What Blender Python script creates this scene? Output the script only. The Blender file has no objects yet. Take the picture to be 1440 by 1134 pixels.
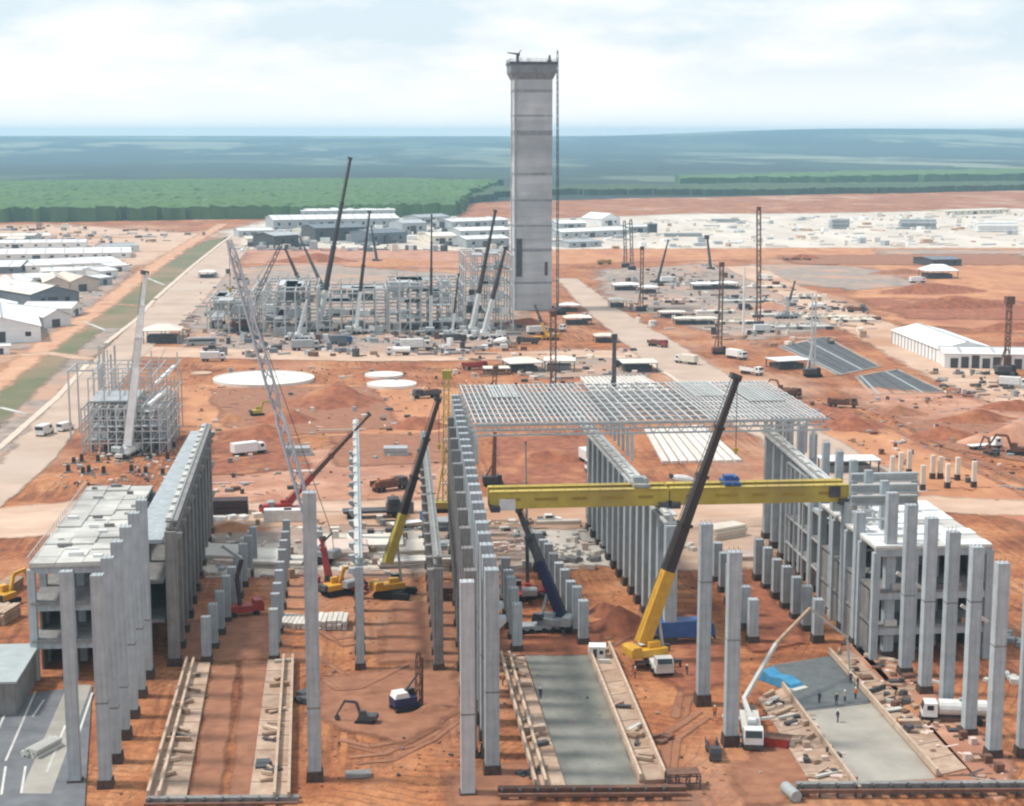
import bpy, math, random
from math import radians as R, sin, cos, tan, atan, pi, hypot, atan2, exp
from mathutils import Vector, noise as mnoise

random.seed(7)
SC = bpy.context.scene
COL = SC.collection

# ------------------------------------------------------------------ camera
H = 80.0                      # flying height of the camera over the site
F = 2300.0                    # focal length in pixels of the 1440 wide photograph
PIT = atan((567 - 190) / F)
YAW = atan(220 * cos(PIT) / F)
cam_d = bpy.data.cameras.new('camera')
cam_d.sensor_width = 36.0
cam_d.lens = 36.0 * F / 1440
cam_d.clip_start = 1.0
cam_d.clip_end = 80000.0
cam = bpy.data.objects.new('camera', cam_d)
COL.objects.link(cam)
cam.location = (0, 0, H)
cam.rotation_euler = (pi / 2 - PIT, 0, -YAW)
SC.camera = cam

# ------------------------------------------------------------------ sky and sun
SUN_EL, SUN_AZ = 58.0, 172.0       # azimuth: direction towards the sun, degrees counter-clockwise from +X
world = bpy.data.worlds.new('World')
SC.world = world
world.use_nodes = True
nt = world.node_tree
nt.nodes.clear()
def WN(t, **k):
    n = nt.nodes.new(t)
    for a, b in k.items(): setattr(n, a, b)
    return n
w_out = WN('ShaderNodeOutputWorld')
w_bg = WN('ShaderNodeBackground')
w_sky = WN('ShaderNodeTexSky', sky_type='NISHITA')
w_sky.sun_disc = False
w_sky.sun_elevation = R(SUN_EL)
w_sky.sun_rotation = R(90 - SUN_AZ)
w_sky.altitude = 300
w_sky.air_density = 1.0
w_sky.dust_density = 2.0
w_tc = WN('ShaderNodeTexCoord')
w_map = WN('ShaderNodeMapping')
w_map.inputs['Scale'].default_value = (1.0, 1.0, 3.6)
w_n = WN('ShaderNodeTexNoise')
w_n.inputs['Scale'].default_value = 8.5
w_n.inputs['Detail'].default_value = 6
w_n.inputs['Roughness'].default_value = 0.55
w_r = WN('ShaderNodeValToRGB')
w_r.color_ramp.elements[0].position = 0.44
w_r.color_ramp.elements[0].color = (5.5, 6.35, 6.95, 1)      # thin veil between the clouds
w_r.color_ramp.elements[1].position = 0.62
w_r.color_ramp.elements[1].color = (7.6, 7.65, 7.65, 1)       # soft white cloud
w_mix = WN('ShaderNodeMix', data_type='RGBA')
w_mix.inputs['Factor'].default_value = 0.86
w_sep = WN('ShaderNodeSeparateXYZ')
w_hz = WN('ShaderNodeMapRange', interpolation_type='SMOOTHSTEP')     # air whitens all round the horizon
w_hz.inputs['From Min'].default_value = 0.0
w_hz.inputs['From Max'].default_value = 0.06
w_hz.inputs['To Min'].default_value = 0.8
w_hz.inputs['To Max'].default_value = 0.0
w_mx2 = WN('ShaderNodeMix', data_type='RGBA')
w_mx2.inputs['B'].default_value = (8.6, 8.2, 7.9, 1)
L = nt.links.new
L(w_tc.outputs['Generated'], w_map.inputs['Vector'])
L(w_map.outputs['Vector'], w_n.inputs['Vector'])
L(w_n.outputs['Fac'], w_r.inputs['Fac'])
L(w_r.outputs['Color'], w_mix.inputs['B'])
L(w_sky.outputs['Color'], w_mix.inputs['A'])
L(w_tc.outputs['Generated'], w_sep.inputs[0])
L(w_sep.outputs['Z'], w_hz.inputs['Value'])
L(w_hz.outputs['Result'], w_mx2.inputs['Factor'])
L(w_mix.outputs['Result'], w_mx2.inputs['A'])
L(w_mx2.outputs['Result'], w_bg.inputs['Color'])
w_bg.inputs['Strength'].default_value = 0.09
L(w_bg.outputs['Background'], w_out.inputs['Surface'])

sun_d = bpy.data.lights.new('sun', 'SUN')
sun_d.energy = 2.3
sun_d.angle = R(7)
sun_d.color = (1.0, 0.95, 0.88)
sun = bpy.data.objects.new('sun', sun_d)
COL.objects.link(sun)
sv = Vector((cos(R(SUN_EL)) * cos(R(SUN_AZ)), cos(R(SUN_EL)) * sin(R(SUN_AZ)), sin(R(SUN_EL))))
sun.rotation_euler = (-sv).to_track_quat('-Z', 'Y').to_euler()
sun.location = (-60, 150, 200)

vs = SC.view_settings
vs.view_transform = 'Standard'
vs.look = 'None'
vs.exposure = 0.72
vs.gamma = 1.0
vs.use_curve_mapping = False
SC.cycles.use_denoising = True
SC.cycles.max_bounces = 6
SC.cycles.volume_bounces = 2
SC.cycles.filter_width = 2.2

# ------------------------------------------------------------------ measuring: photograph pixel -> place on the site
_sp, _cp, _sy, _cy = sin(PIT), cos(PIT), sin(YAW), cos(YAW)
FW = Vector((_sy * _cp, _cy * _cp, -_sp))
RT = Vector((_cy, -_sy, 0))
UP = RT.cross(FW)
CAM = Vector((0, 0, H))
def ray(u, v): return FW * F + RT * (u - 720) + UP * (567 - v)
def P(u, v, z=0.0):
    r = ray(u, v)
    return CAM + r * ((z - H) / r.z)
def PD(u, v, ref):
    """point seen at (u, v) standing at the same distance from the viewpoint's plane as ref"""
    r = ray(u, v)
    return CAM + r * ((Vector(ref) - CAM).dot(FW) / r.dot(FW))
def ZT(base, v):
    """height of an upright over base whose top is seen at row v"""
    b = Vector((base[0], base[1], 0)) - CAM
    k = (567 - v) / F
    return (k * b.dot(FW) - b.dot(UP)) / (UP.z - k * FW.z)
def V3(p, z=None): return Vector((p[0], p[1], p[2] if z is None else z))

# ------------------------------------------------------------------ materials
MATS = {}
def mat(name, c1, c2=None, scale=0.6, rough=0.85, metal=0.0, bump=0.0, streak=0.0, c3=None, c3amt=0.3, detail=5, var=0.12, world_co=False, squash=(1, 1, 1)):
    if name in MATS: return MATS[name]
    m = bpy.data.materials.new(name)
    m.use_nodes = True
    t = m.node_tree
    n = t.nodes
    bs = n['Principled BSDF']
    bs.inputs['Roughness'].default_value = rough
    bs.inputs['Metallic'].default_value = metal
    lk = t.links.new
    if world_co:
        g = n.new('ShaderNodeNewGeometry'); co = g.outputs['Position']
    else:
        g = n.new('ShaderNodeTexCoord'); co = g.outputs['Object']
    mp = n.new('ShaderNodeMapping'); mp.inputs['Scale'].default_value = squash
    lk(co, mp.inputs['Vector']); co = mp.outputs['Vector']
    if c2 is None: c2 = tuple(x * 0.78 for x in c1)
    no = n.new('ShaderNodeTexNoise')
    no.inputs['Scale'].default_value = scale; no.inputs['Detail'].default_value = detail; no.inputs['Roughness'].default_value = 0.62
    lk(co, no.inputs['Vector'])
    rp = n.new('ShaderNodeValToRGB')
    rp.color_ramp.elements[0].position = 0.34; rp.color_ramp.elements[1].position = 0.66
    rp.color_ramp.elements[0].color = (*c2, 1); rp.color_ramp.elements[1].color = (*c1, 1)
    lk(no.outputs['Fac'], rp.inputs['Fac'])
    cur = rp.outputs['Color']
    if c3 is not None:
        n2 = n.new('ShaderNodeTexNoise'); n2.inputs['Scale'].default_value = scale * 0.23; n2.inputs['Detail'].default_value = 4
        lk(co, n2.inputs['Vector'])
        r2 = n.new('ShaderNodeValToRGB'); r2.color_ramp.elements[0].position = 0.62 - c3amt; r2.color_ramp.elements[1].position = 0.72 - c3amt * 0.5
        r2.color_ramp.elements[0].color = (0, 0, 0, 1); r2.color_ramp.elements[1].color = (1, 1, 1, 1)
        lk(n2.outputs['Fac'], r2.inputs['Fac'])
        mx = n.new('ShaderNodeMix'); mx.data_type = 'RGBA'
        lk(r2.outputs['Color'], mx.inputs['Factor']); lk(cur, mx.inputs['A']); mx.inputs['B'].default_value = (*c3, 1)
        cur = mx.outputs['Result']
    if streak > 0:
        m3 = n.new('ShaderNodeMapping'); m3.inputs['Scale'].default_value = (1.6, 1.6, 0.09)
        lk(co, m3.inputs['Vector'])
        n3 = n.new('ShaderNodeTexNoise'); n3.inputs['Scale'].default_value = 1.4; n3.inputs['Detail'].default_value = 4
        lk(m3.outputs['Vector'], n3.inputs['Vector'])
        r3 = n.new('ShaderNodeMapRange'); r3.inputs['From Min'].default_value = 0.35; r3.inputs['From Max'].default_value = 0.7
        r3.inputs['To Min'].default_value = 1.0; r3.inputs['To Max'].default_value = 1.0 - streak
        lk(n3.outputs['Fac'], r3.inputs['Value'])
        mx = n.new('ShaderNodeMix'); mx.data_type = 'RGBA'; mx.blend_type = 'MULTIPLY'; mx.inputs['Factor'].default_value = 1
        lk(cur, mx.inputs['A']); lk(r3.outputs['Result'], mx.inputs['B']); cur = mx.outputs['Result']
    if var > 0:
        oi = n.new('ShaderNodeObjectInfo')
        rr = n.new('ShaderNodeMapRange'); rr.inputs['To Min'].default_value = 1 - var; rr.inputs['To Max'].default_value = 1 + var
        lk(oi.outputs['Random'], rr.inputs['Value'])
        mx = n.new('ShaderNodeMix'); mx.data_type = 'RGBA'; mx.blend_type = 'MULTIPLY'; mx.inputs['Factor'].default_value = 1
        lk(cur, mx.inputs['A']); lk(rr.outputs['Result'], mx.inputs['B']); cur = mx.outputs['Result']
    lk(cur, bs.inputs['Base Color'])
    if bump > 0:
        bp = n.new('ShaderNodeBump'); bp.inputs['Strength'].default_value = bump; bp.inputs['Distance'].default_value = 0.3
        lk(no.outputs['Fac'], bp.inputs['Height']); lk(bp.outputs['Normal'], bs.inputs['Normal'])
    MATS[name] = m
    return m

M_CONC = mat('column_concrete', (0.43, 0.475, 0.50), (0.33, 0.37, 0.39), 0.5, streak=0.22, bump=0.15)
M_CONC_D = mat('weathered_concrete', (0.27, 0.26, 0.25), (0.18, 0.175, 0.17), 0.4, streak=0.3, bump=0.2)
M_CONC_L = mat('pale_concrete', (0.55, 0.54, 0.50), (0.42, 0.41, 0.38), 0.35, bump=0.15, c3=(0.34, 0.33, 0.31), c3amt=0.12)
M_TOWER = mat('tower_concrete', (0.54, 0.555, 0.565), (0.38, 0.40, 0.41), 0.45, streak=0.2, squash=(0.06, 0.06, 0.45), c3=(0.27, 0.285, 0.30), c3amt=0.13)
M_DARKBASE = mat('damp_plinth', (0.085, 0.055, 0.042), (0.035, 0.024, 0.02), 1.5)
M_GALV = mat('galvanised_steel', (0.52, 0.535, 0.53), (0.42, 0.43, 0.43), 0.5, rough=0.55, metal=0.05)
M_STEEL = mat('grey_steel', (0.36, 0.385, 0.385), (0.27, 0.29, 0.29), 0.5, rough=0.6, metal=0.1)
M_STEEL_D = mat('dark_steel', (0.09, 0.09, 0.095), (0.05, 0.05, 0.055), 0.7, rough=0.6, metal=0.2)
M_WHITE = mat('white_sheet', (0.78, 0.78, 0.76), (0.68, 0.68, 0.67), 0.25, rough=0.5)
M_CREAM = mat('cream_sheet', (0.72, 0.66, 0.56), (0.62, 0.55, 0.46), 0.3, rough=0.6)
M_ROOFG = mat('grey_sheet', (0.40, 0.42, 0.43), (0.30, 0.32, 0.33), 0.3, rough=0.55)
M_ROOFB = mat('blue_grey_sheet', (0.16, 0.19, 0.22), (0.11, 0.13, 0.155), 0.4, rough=0.6)
M_PINK = mat('dusty_sheet', (0.66, 0.54, 0.45), (0.56, 0.44, 0.36), 0.3, rough=0.7)
M_YEL = mat('yellow_paint', (0.52, 0.39, 0.06), (0.40, 0.29, 0.045), 0.35, rough=0.5, c3=(0.36, 0.26, 0.06), c3amt=0.1)
M_CRYEL = mat('crane_yellow', (0.66, 0.36, 0.035), (0.52, 0.27, 0.03), 0.8, rough=0.45)
M_OLIVE = mat('faded_yellow', (0.45, 0.36, 0.06), (0.34, 0.27, 0.05), 0.8, rough=0.55)
M_BLACK = mat('black_boom', (0.035, 0.022, 0.02), (0.02, 0.014, 0.013), 0.6, rough=0.5)
M_RUBBER = mat('rubber', (0.022, 0.022, 0.023), (0.014, 0.014, 0.014), 2.0, rough=0.9)
M_GLASS = mat('vehicle_glass', (0.03, 0.038, 0.045), (0.02, 0.026, 0.03), 1.0, rough=0.15)
M_REDP = mat('red_paint', (0.42, 0.045, 0.035), (0.30, 0.03, 0.025), 0.8, rough=0.5)
M_BLUE = mat('blue_paint', (0.03, 0.10, 0.30), (0.02, 0.07, 0.20), 0.8, rough=0.45)
M_CYAN = mat('light_blue_tarp', (0.05, 0.27, 0.45), (0.035, 0.19, 0.34), 0.7, rough=0.6)
M_NAVY = mat('navy_paint', (0.02, 0.025, 0.09), (0.015, 0.018, 0.06), 0.8, rough=0.5)
M_TRUCKW = mat('white_paint', (0.76, 0.76, 0.75), (0.64, 0.62, 0.58), 0.8, rough=0.4)
M_TIMBER = mat('timber', (0.40, 0.28, 0.19), (0.27, 0.17, 0.11), 1.2)
M_TIMBER_L = mat('fresh_timber', (0.54, 0.42, 0.32), (0.40, 0.28, 0.20), 1.0)
M_RUST = mat('rusty_steel', (0.18, 0.085, 0.055), (0.10, 0.05, 0.035), 1.2)
M_MAROON = mat('dark_maroon', (0.06, 0.035, 0.04), (0.035, 0.022, 0.026), 0.8)
M_HEAP = mat('red_soil_heap', (0.34, 0.112, 0.048), (0.17, 0.048, 0.023), 0.4, bump=0.9, world_co=True, var=0.05, detail=9, c3=(0.40, 0.165, 0.07), c3amt=0.06)
M_HEAP_O = mat('orange_soil_heap', (0.46, 0.22, 0.10), (0.34, 0.14, 0.065), 0.5, bump=0.8, world_co=True, var=0.05)
M_SOILD = mat('damp_soil', (0.32, 0.14, 0.072), (0.22, 0.085, 0.045), 0.35, bump=0.5, world_co=True, var=0.0)
M_SOILP = mat('pale_soil', (0.59, 0.42, 0.31), (0.42, 0.26, 0.175), 0.1, bump=0.3, world_co=True, var=0.0, c3=(0.40, 0.21, 0.12), c3amt=0.08, detail=9, squash=(.5, 1, 1))
M_SOILO = mat('orange_soil', (0.53, 0.25, 0.115), (0.36, 0.14, 0.06), 0.11, bump=0.5, world_co=True, var=0.0, c3=(0.34, 0.12, 0.06), c3amt=0.1, detail=9, squash=(1, .55, 1))
M_SOILPK = mat('pinkish_soil', (0.50, 0.27, 0.175), (0.33, 0.135, 0.075), 0.14, bump=0.4, world_co=True, var=0.0, c3=(0.30, 0.13, 0.08), c3amt=0.12, detail=9)
M_GREYG = mat('grey_gravel', (0.36, 0.285, 0.24), (0.20, 0.155, 0.13), 0.16, bump=0.3, world_co=True, var=0.0, c3=(0.42, 0.25, 0.17), c3amt=0.16, detail=9)
M_WHITEG = mat('white_gravel', (0.61, 0.55, 0.475), (0.47, 0.40, 0.335), 0.03, bump=0.2, world_co=True, var=0.0, c3=(0.50, 0.42, 0.35), c3amt=0.08, squash=(1, 0.35, 1))
M_ROAD = mat('dusty_asphalt', (0.50, 0.37, 0.285), (0.38, 0.275, 0.21), 0.06, bump=0.1, world_co=True, var=0.0, c3=(0.46, 0.36, 0.29), c3amt=0.1)
M_TRACK = mat('dirt_track_soil', (0.56, 0.33, 0.205), (0.44, 0.22, 0.12), 0.1, world_co=True, var=0.0, detail=9)
M_KERB = mat('kerb_concrete', (0.62, 0.52, 0.43), (0.52, 0.41, 0.32), 0.3, world_co=True, var=0.0)
M_GRASS = mat('grass', (0.10, 0.115, 0.045), (0.17, 0.145, 0.075), 0.06, bump=0.4, world_co=True, var=0.0, c3=(0.23, 0.16, 0.09), c3amt=0.12)
M_SLABWET = mat('wet_concrete', (0.235, 0.23, 0.195), (0.13, 0.13, 0.112), 0.22, rough=0.5, world_co=True, var=0.0, c3=(0.30, 0.22, 0.16), c3amt=0.14, squash=(1, .6, 1))
M_SLABNEW = mat('fresh_concrete', (0.38, 0.35, 0.30), (0.27, 0.25, 0.215), 0.16, rough=0.6, world_co=True, var=0.0)
M_BLIND = mat('blinding_concrete', (0.16, 0.165, 0.175), (0.10, 0.105, 0.115), 0.25, world_co=True, var=0.0)
M_STRIP = mat('strip_concrete', (0.46, 0.34, 0.255), (0.32, 0.21, 0.145), 0.5, bump=0.3, c3=(0.30, 0.17, 0.10), c3amt=0.1)
M_SKIN = mat('skin', (0.35, 0.2, 0.13), (0.32, 0.18, 0.12), 3)
M_CANOPY = mat('plantation_leaves', (0.075, 0.15, 0.035), (0.055, 0.12, 0.03), 0.02, world_co=True, var=0.0, bump=0.5, c3=(0.055, 0.12, 0.03), c3amt=0.1)
M_CANOPY_D = mat('old_plantation_leaves', (0.05, 0.088, 0.03), (0.03, 0.058, 0.02), 0.03, world_co=True, var=0.0, bump=0.5)

# ------------------------------------------------------------------ mesh helpers
class MB:
    def __init__(s): s.v = []; s.f = []
    def quadbox(s, pts8):
        b = len(s.v); s.v += [tuple(p) for p in pts8]
        for q in ((0, 3, 2, 1), (4, 5, 6, 7), (0, 1, 5, 4), (1, 2, 6, 5), (2, 3, 7, 6), (3, 0, 4, 7)): s.f.append(tuple(b + i for i in q))
        return s
    def box(s, cx, cy, cz, sx, sy, sz, rz=0.0):
        c, d = cos(rz), sin(rz); pts = []
        for z in (-.5, .5):
            for x, y in ((-.5, -.5), (.5, -.5), (.5, .5), (-.5, .5)):
                a, b = x * sx, y * sy
                pts.append((cx + a * c - b * d, cy + a * d + b * c, cz + z * sz))
        return s.quadbox(pts)
    def bb(s, x0, y0, z0, x1, y1, z1): return s.box((x0 + x1) / 2, (y0 + y1) / 2, (z0 + z1) / 2, abs(x1 - x0), abs(y1 - y0), abs(z1 - z0))
    def taper(s, cx, cy, z0, z1, a0, b0, a1, b1, dx=0, dy=0):
        pts = [(cx + x * a0, cy + y * b0, z0) for x, y in ((-.5, -.5), (.5, -.5), (.5, .5), (-.5, .5))]
        pts += [(cx + dx + x * a1, cy + dy + y * b1, z1) for x, y in ((-.5, -.5), (.5, -.5), (.5, .5), (-.5, .5))]
        return s.quadbox(pts)
    def beam(s, p, q, w, h=None, w1=None, h1=None):
        p, q = Vector(p), Vector(q); h = w if h is None else h
        w1 = w if w1 is None else w1; h1 = h if h1 is None else h1
        d = (q - p)
        if d.length < 1e-6: return s
        d.normalize()
        ref = Vector((0, 0, 1)) if abs(d.z) < 0.97 else Vector((0, 1, 0))
        a = d.cross(ref).normalized(); b = a.cross(d).normalized()
        pts = [p + a * (x * w) + b * (y * h) for x, y in ((-.5, -.5), (.5, -.5), (.5, .5), (-.5, .5))]
        pts += [q + a * (x * w1) + b * (y * h1) for x, y in ((-.5, -.5), (.5, -.5), (.5, .5), (-.5, .5))]
        return s.quadbox(pts)
    def tube(s, p, q, r0, r1=None, n=8):
        p, q = Vector(p), Vector(q); r1 = r0 if r1 is None else r1
        d = (q - p).normalized()
        ref = Vector((0, 0, 1)) if abs(d.z) < 0.97 else Vector((0, 1, 0))
        a = d.cross(ref).normalized(); b = a.cross(d).normalized(); k = len(s.v)
        for c, r in ((p, r0), (q, r1)):
            for i in range(n):
                t = 2 * pi * i / n; s.v.append(tuple(c + a * (r * cos(t)) + b * (r * sin(t))))
        for i in range(n): s.f.append((k + i, k + (i + 1) % n, k + n + (i + 1) % n, k + n + i))
        s.f.append(tuple(k + n - 1 - i for i in range(n))); s.f.append(tuple(k + n + i for i in range(n)))
        return s
    def prism(s, pts, z0, z1):
        k, n = len(s.v), len(pts)
        s.v += [(p[0], p[1], z0) for p in pts] + [(p[0], p[1], z1) for p in pts]
        for i in range(n): s.f.append((k + i, k + (i + 1) % n, k + n + (i + 1) % n, k + n + i))
        s.f.append(tuple(k + n - 1 - i for i in range(n))); s.f.append(tuple(k + n + i for i in range(n)))
        return s
    def side(s, prof, y0, y1):
        """profile in (x, z) pushed along y"""
        k, n = len(s.v), len(prof)
        s.v += [(x, y0, z) for x, z in prof] + [(x, y1, z) for x, z in prof]
        for i in range(n): s.f.append((k + i, k + n + i, k + n + (i + 1) % n, k + (i + 1) % n))
        s.f.append(tuple(k + i for i in range(n))); s.f.append(tuple(k + 2 * n - 1 - i for i in range(n)))
        return s
    def lathe(s, prof, n=16, cx=0, cy=0):
        k = len(s.v)
        for r, z in prof:
            for i in range(n): s.v.append((cx + r * cos(2 * pi * i / n), cy + r * sin(2 * pi * i / n), z))
        for j in range(len(prof) - 1):
            for i in range(n): s.f.append((k + j * n + i, k + j * n + (i + 1) % n, k + (j + 1) * n + (i + 1) % n, k + (j + 1) * n + i))
        s.f.append(tuple(k + n - 1 - i for i in range(n))); s.f.append(tuple(k + (len(prof) - 1) * n + i for i in range(n)))
        return s
    def mesh(s, name, m):
        me = bpy.data.meshes.new(name); me.from_pydata(s.v, [], s.f); me.update()
        if m: me.materials.append(m)
        return me
    def build(s, name, m, parent=None, loc=None, smooth=False):
        me = s.mesh(name, m)
        if smooth:
            for p in me.polygons: p.use_smooth = True
        return link(name, me, parent, loc)
KIDS = {}
def link(name, me, parent=None, loc=None, rz=0.0):
    o = bpy.data.objects.new(name, me); COL.objects.link(o)
    if parent:
        o.parent = parent; KIDS.setdefault(parent.name, []).append(o)
    if loc is not None: o.location = loc
    if rz: o.rotation_euler = (0, 0, rz)
    return o
def tag(o, label, cat, group=None):
    o['label'] = label; o['category'] = cat; o['kind'] = 'thing'
    if group: o['group'] = group
    return o
def thing(name, label, cat, loc=(0, 0, 0), rz=0.0, group=None):
    o = bpy.data.objects.new(name, None); COL.objects.link(o)
    o.empty_display_size = 0.5
    o.location = loc; o.rotation_euler = (0, 0, rz)
    return tag(o, label, cat, group)
def struct(o, kind='structure'): o['kind'] = kind; return o
def dup(o, loc=None, rz=None, label=None, parent=None):
    c = o.copy(); COL.objects.link(c)
    if parent:
        c.parent = parent; KIDS.setdefault(parent.name, []).append(c)
    if loc is not None: c.location = loc
    if rz is not None: c.rotation_euler = (0, 0, rz)
    if label: c['label'] = label
    for ch in list(KIDS.get(o.name, ())): dup(ch, parent=c)
    return c
ORD = ['first', 'second', 'third', 'fourth', 'fifth', 'sixth', 'seventh', 'eighth', 'ninth', 'tenth', 'eleventh', 'twelfth', 'thirteenth', 'fourteenth', 'fifteenth', 'sixteenth', 'seventeenth', 'eighteenth', 'nineteenth', 'twentieth', 'twenty-first', 'twenty-second', 'twenty-third', 'twenty-fourth']
def lattice(mb, p, q, w, n, r, w1=None):
    # four chords with zigzag bracing
    p, q = Vector(p), Vector(q); w1 = w if w1 is None else w1
    d = (q - p).normalized(); ref = Vector((0, 1, 0)) if abs(d.y) < 0.9 else Vector((1, 0, 0))
    a = d.cross(ref).normalized(); b = a.cross(d).normalized(); rings = []
    for i in range(n + 1):
        t = i / n; e = w + (w1 - w) * t
        if t < 0.06 or t > 0.97: e *= 0.6
        c = p.lerp(q, t)
        rings.append([c + a * (x * e / 2) + b * (y * e / 2) for x, y in ((-1, -1), (1, -1), (1, 1), (-1, 1))])
    for i in range(n):
        for k in range(4):
            mb.beam(rings[i][k], rings[i + 1][k], r)
            k2 = (k + 1) % 4
            if (i + k) % 2: mb.beam(rings[i][k], rings[i + 1][k2], r * 0.6)
            else: mb.beam(rings[i][k2], rings[i + 1][k], r * 0.6)
    return mb
def nz(x, y, s, seed=0.0): return mnoise.noise(Vector((x / s, y / s, seed)))
def sstep(a, b, x):
    t = max(0.0, min(1.0, (x - a) / (b - a))); return t * t * (3 - 2 * t)

# ================================================================== GROUND
def far_hill(x, y):
    k = sstep(5200, 10500, y)
    a = 71 + 7 * nz(x, y, 4200, 3.1) + 46 * sstep(2300, 6200, x * 20000 / max(y, 1)) + 3 * nz(x, y, 900, 1.7)
    roll = 12 * sstep(2600, 5000, y) * nz(x, y, 1900, 8.8) * (1 - k * .7)
    return k * a + roll
def ground_z(x, y):
    if y > 2400: return far_hill(x, y) - 0.3
    if y > 900: return -0.05
    a = 0.16 * nz(x, y, 11, 0.3) + 0.12 * nz(x, y, 3.6, 4.2) + 0.05 * nz(x, y, 1.4, 2.2)
    return min(-0.012, -0.06 + a * 0.4)
def axis_vals(lo_f, lo_d, hi_d, hi_f, step, grow):
    out = []; x = lo_d
    while x <= hi_d: out.append(x); x += step
    s, x = step, lo_d
    while x > lo_f: s *= grow; x -= s; out.insert(0, x)
    s, x = step, out[-1]
    while x < hi_f: s *= grow; x += s; out.append(x)
    return out
gx = axis_vals(-7000, -70, 130, 9000, 1.1, 1.085)
gy = axis_vals(-400, 190, 400, 12600, 1.1, 1.04)
gv = [(x, y, ground_z(x, y)) for y in gy for x in gx]
nx_ = len(gx)
gf = [(j * nx_ + i, j * nx_ + i + 1, (j + 1) * nx_ + i + 1, (j + 1) * nx_ + i) for j in range(len(gy) - 1) for i in range(nx_ - 1)]

def ground_material():
    m = bpy.data.materials.new('site_soil_and_fields'); m.use_nodes = True
    t = m.node_tree; n = t.nodes; lk = t.links.new
    bs = n['Principled BSDF']; bs.inputs['Roughness'].default_value = 0.95
    g = n.new('ShaderNodeNewGeometry'); pos = g.outputs['Position']
    def noise(sc, det=5, ro=0.6, vec=None, sq=None):
        a = n.new('ShaderNodeTexNoise'); a.inputs['Scale'].default_value = sc; a.inputs['Detail'].default_value = det; a.inputs['Roughness'].default_value = ro
        v = pos if vec is None else vec
        if sq:
            mp = n.new('ShaderNodeMapping'); mp.inputs['Scale'].default_value = sq[:3]
            if len(sq) > 3: mp.inputs['Rotation'].default_value = (0, 0, sq[3])
            lk(v, mp.inputs['Vector']); v = mp.outputs['Vector']
        lk(v, a.inputs['Vector']); return a.outputs['Fac']
    def ramp(f, *st):
        r = n.new('ShaderNodeValToRGB'); e = r.color_ramp.elements
        while len(e) < len(st): e.new(0.5)
        for i, (p, c) in enumerate(st): e[i].position = p; e[i].color = (*c, 1) if len(c) == 3 else c
        lk(f, r.inputs['Fac']); return r.outputs['Color']
    def mix(f, a, b, mode='MIX'):
        x = n.new('ShaderNodeMix'); x.data_type = 'RGBA'; x.blend_type = mode
        if isinstance(f, float): x.inputs['Factor'].default_value = f
        else: lk(f, x.inputs['Factor'])
        for s, v in (('A', a), ('B', b)):
            if isinstance(v, tuple): x.inputs[s].default_value = (*v, 1)
            else: lk(v, x.inputs[s])
        return x.outputs['Result']
    W, K = (1, 1, 1), (0, 0, 0)
    # soil
    soil = ramp(noise(0.05, 7, 0.68), (0.30, (0.15, 0.042, 0.022)), (0.41, (0.30, 0.098, 0.038)), (0.52, (0.40, 0.152, 0.058)), (0.62, (0.46, 0.20, 0.085)), (0.74, (0.51, 0.31, 0.20)))
    fine = ramp(noise(0.55, 6, 0.7), (0.30, (0.50, 0.46, 0.44)), (0.52, (1.0, 1.0, 1.0)), (0.75, (1.30, 1.27, 1.25)))
    soil = mix(0.85, soil, fine, 'MULTIPLY')
    grit = ramp(noise(2.6, 5, 0.75), (0.32, (0.62, 0.58, 0.56)), (0.52, W), (0.72, (1.25, 1.22, 1.2)))
    soil = mix(0.8, soil, grit, 'MULTIPLY')
    tracks = ramp(noise(0.9, 3, 0.5, sq=(1.0, 0.06, 1, 0.25)), (0.42, (0.60, 0.55, 0.53)), (0.58, W))
    tm = ramp(noise(0.03, 3), (0.46, K), (0.56, W))
    soil = mix(tm, soil, mix(1.0, soil, tracks, 'MULTIPLY'))
    for k, (sc_, rot, dis) in enumerate(((0.22, 0.5, 9.0), (0.17, 1.9, 12.0))):
        wv = n.new('ShaderNodeTexWave'); wv.inputs['Scale'].default_value = sc_; wv.inputs['Distortion'].default_value = dis; wv.inputs['Detail'].default_value = 2.5; wv.inputs['Detail Scale'].default_value = 0.35
        mw = n.new('ShaderNodeMapping'); mw.inputs['Rotation'].default_value = (0, 0, rot); lk(pos, mw.inputs['Vector']); lk(mw.outputs['Vector'], wv.inputs['Vector'])
        line = ramp(wv.outputs['Fac'], (0.02, (0.60, 0.55, 0.52)), (0.16, W))
        msk = ramp(noise(0.028 + k * .013, 3), (0.50, K), (0.58, (.8, .8, .8)))
        soil = mix(msk, soil, mix(1.0, soil, line, 'MULTIPLY'))
    pale = ramp(noise(0.012, 5, 0.65, sq=(1, 0.5, 1)), (0.52, K), (0.66, (0.55, 0.55, 0.55)))
    soil = mix(pale, soil, (0.52, 0.36, 0.26))
    # countryside
    vor = n.new('ShaderNodeTexVoronoi'); vor.inputs['Scale'].default_value = 0.0011
    mpv = n.new('ShaderNodeMapping'); mpv.inputs['Scale'].default_value = (0.7, 1.0, 0.0); mpv.inputs['Rotation'].default_value = (0, 0, 0.4)
    wob = n.new('ShaderNodeVectorMath'); wob.operation = 'ADD'
    nw = n.new('ShaderNodeTexNoise'); nw.inputs['Scale'].default_value = 0.0016; lk(pos, nw.inputs['Vector'])
    sc = n.new('ShaderNodeVectorMath'); sc.operation = 'SCALE'; sc.inputs['Scale'].default_value = 700; lk(nw.outputs['Color'], sc.inputs[0])
    lk(pos, wob.inputs[0]); lk(sc.outputs[0], wob.inputs[1]); lk(wob.outputs[0], mpv.inputs['Vector']); lk(mpv.outputs['Vector'], vor.inputs['Vector'])
    sepv = n.new('ShaderNodeSeparateColor'); lk(vor.outputs['Color'], sepv.inputs['Color'])
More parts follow.
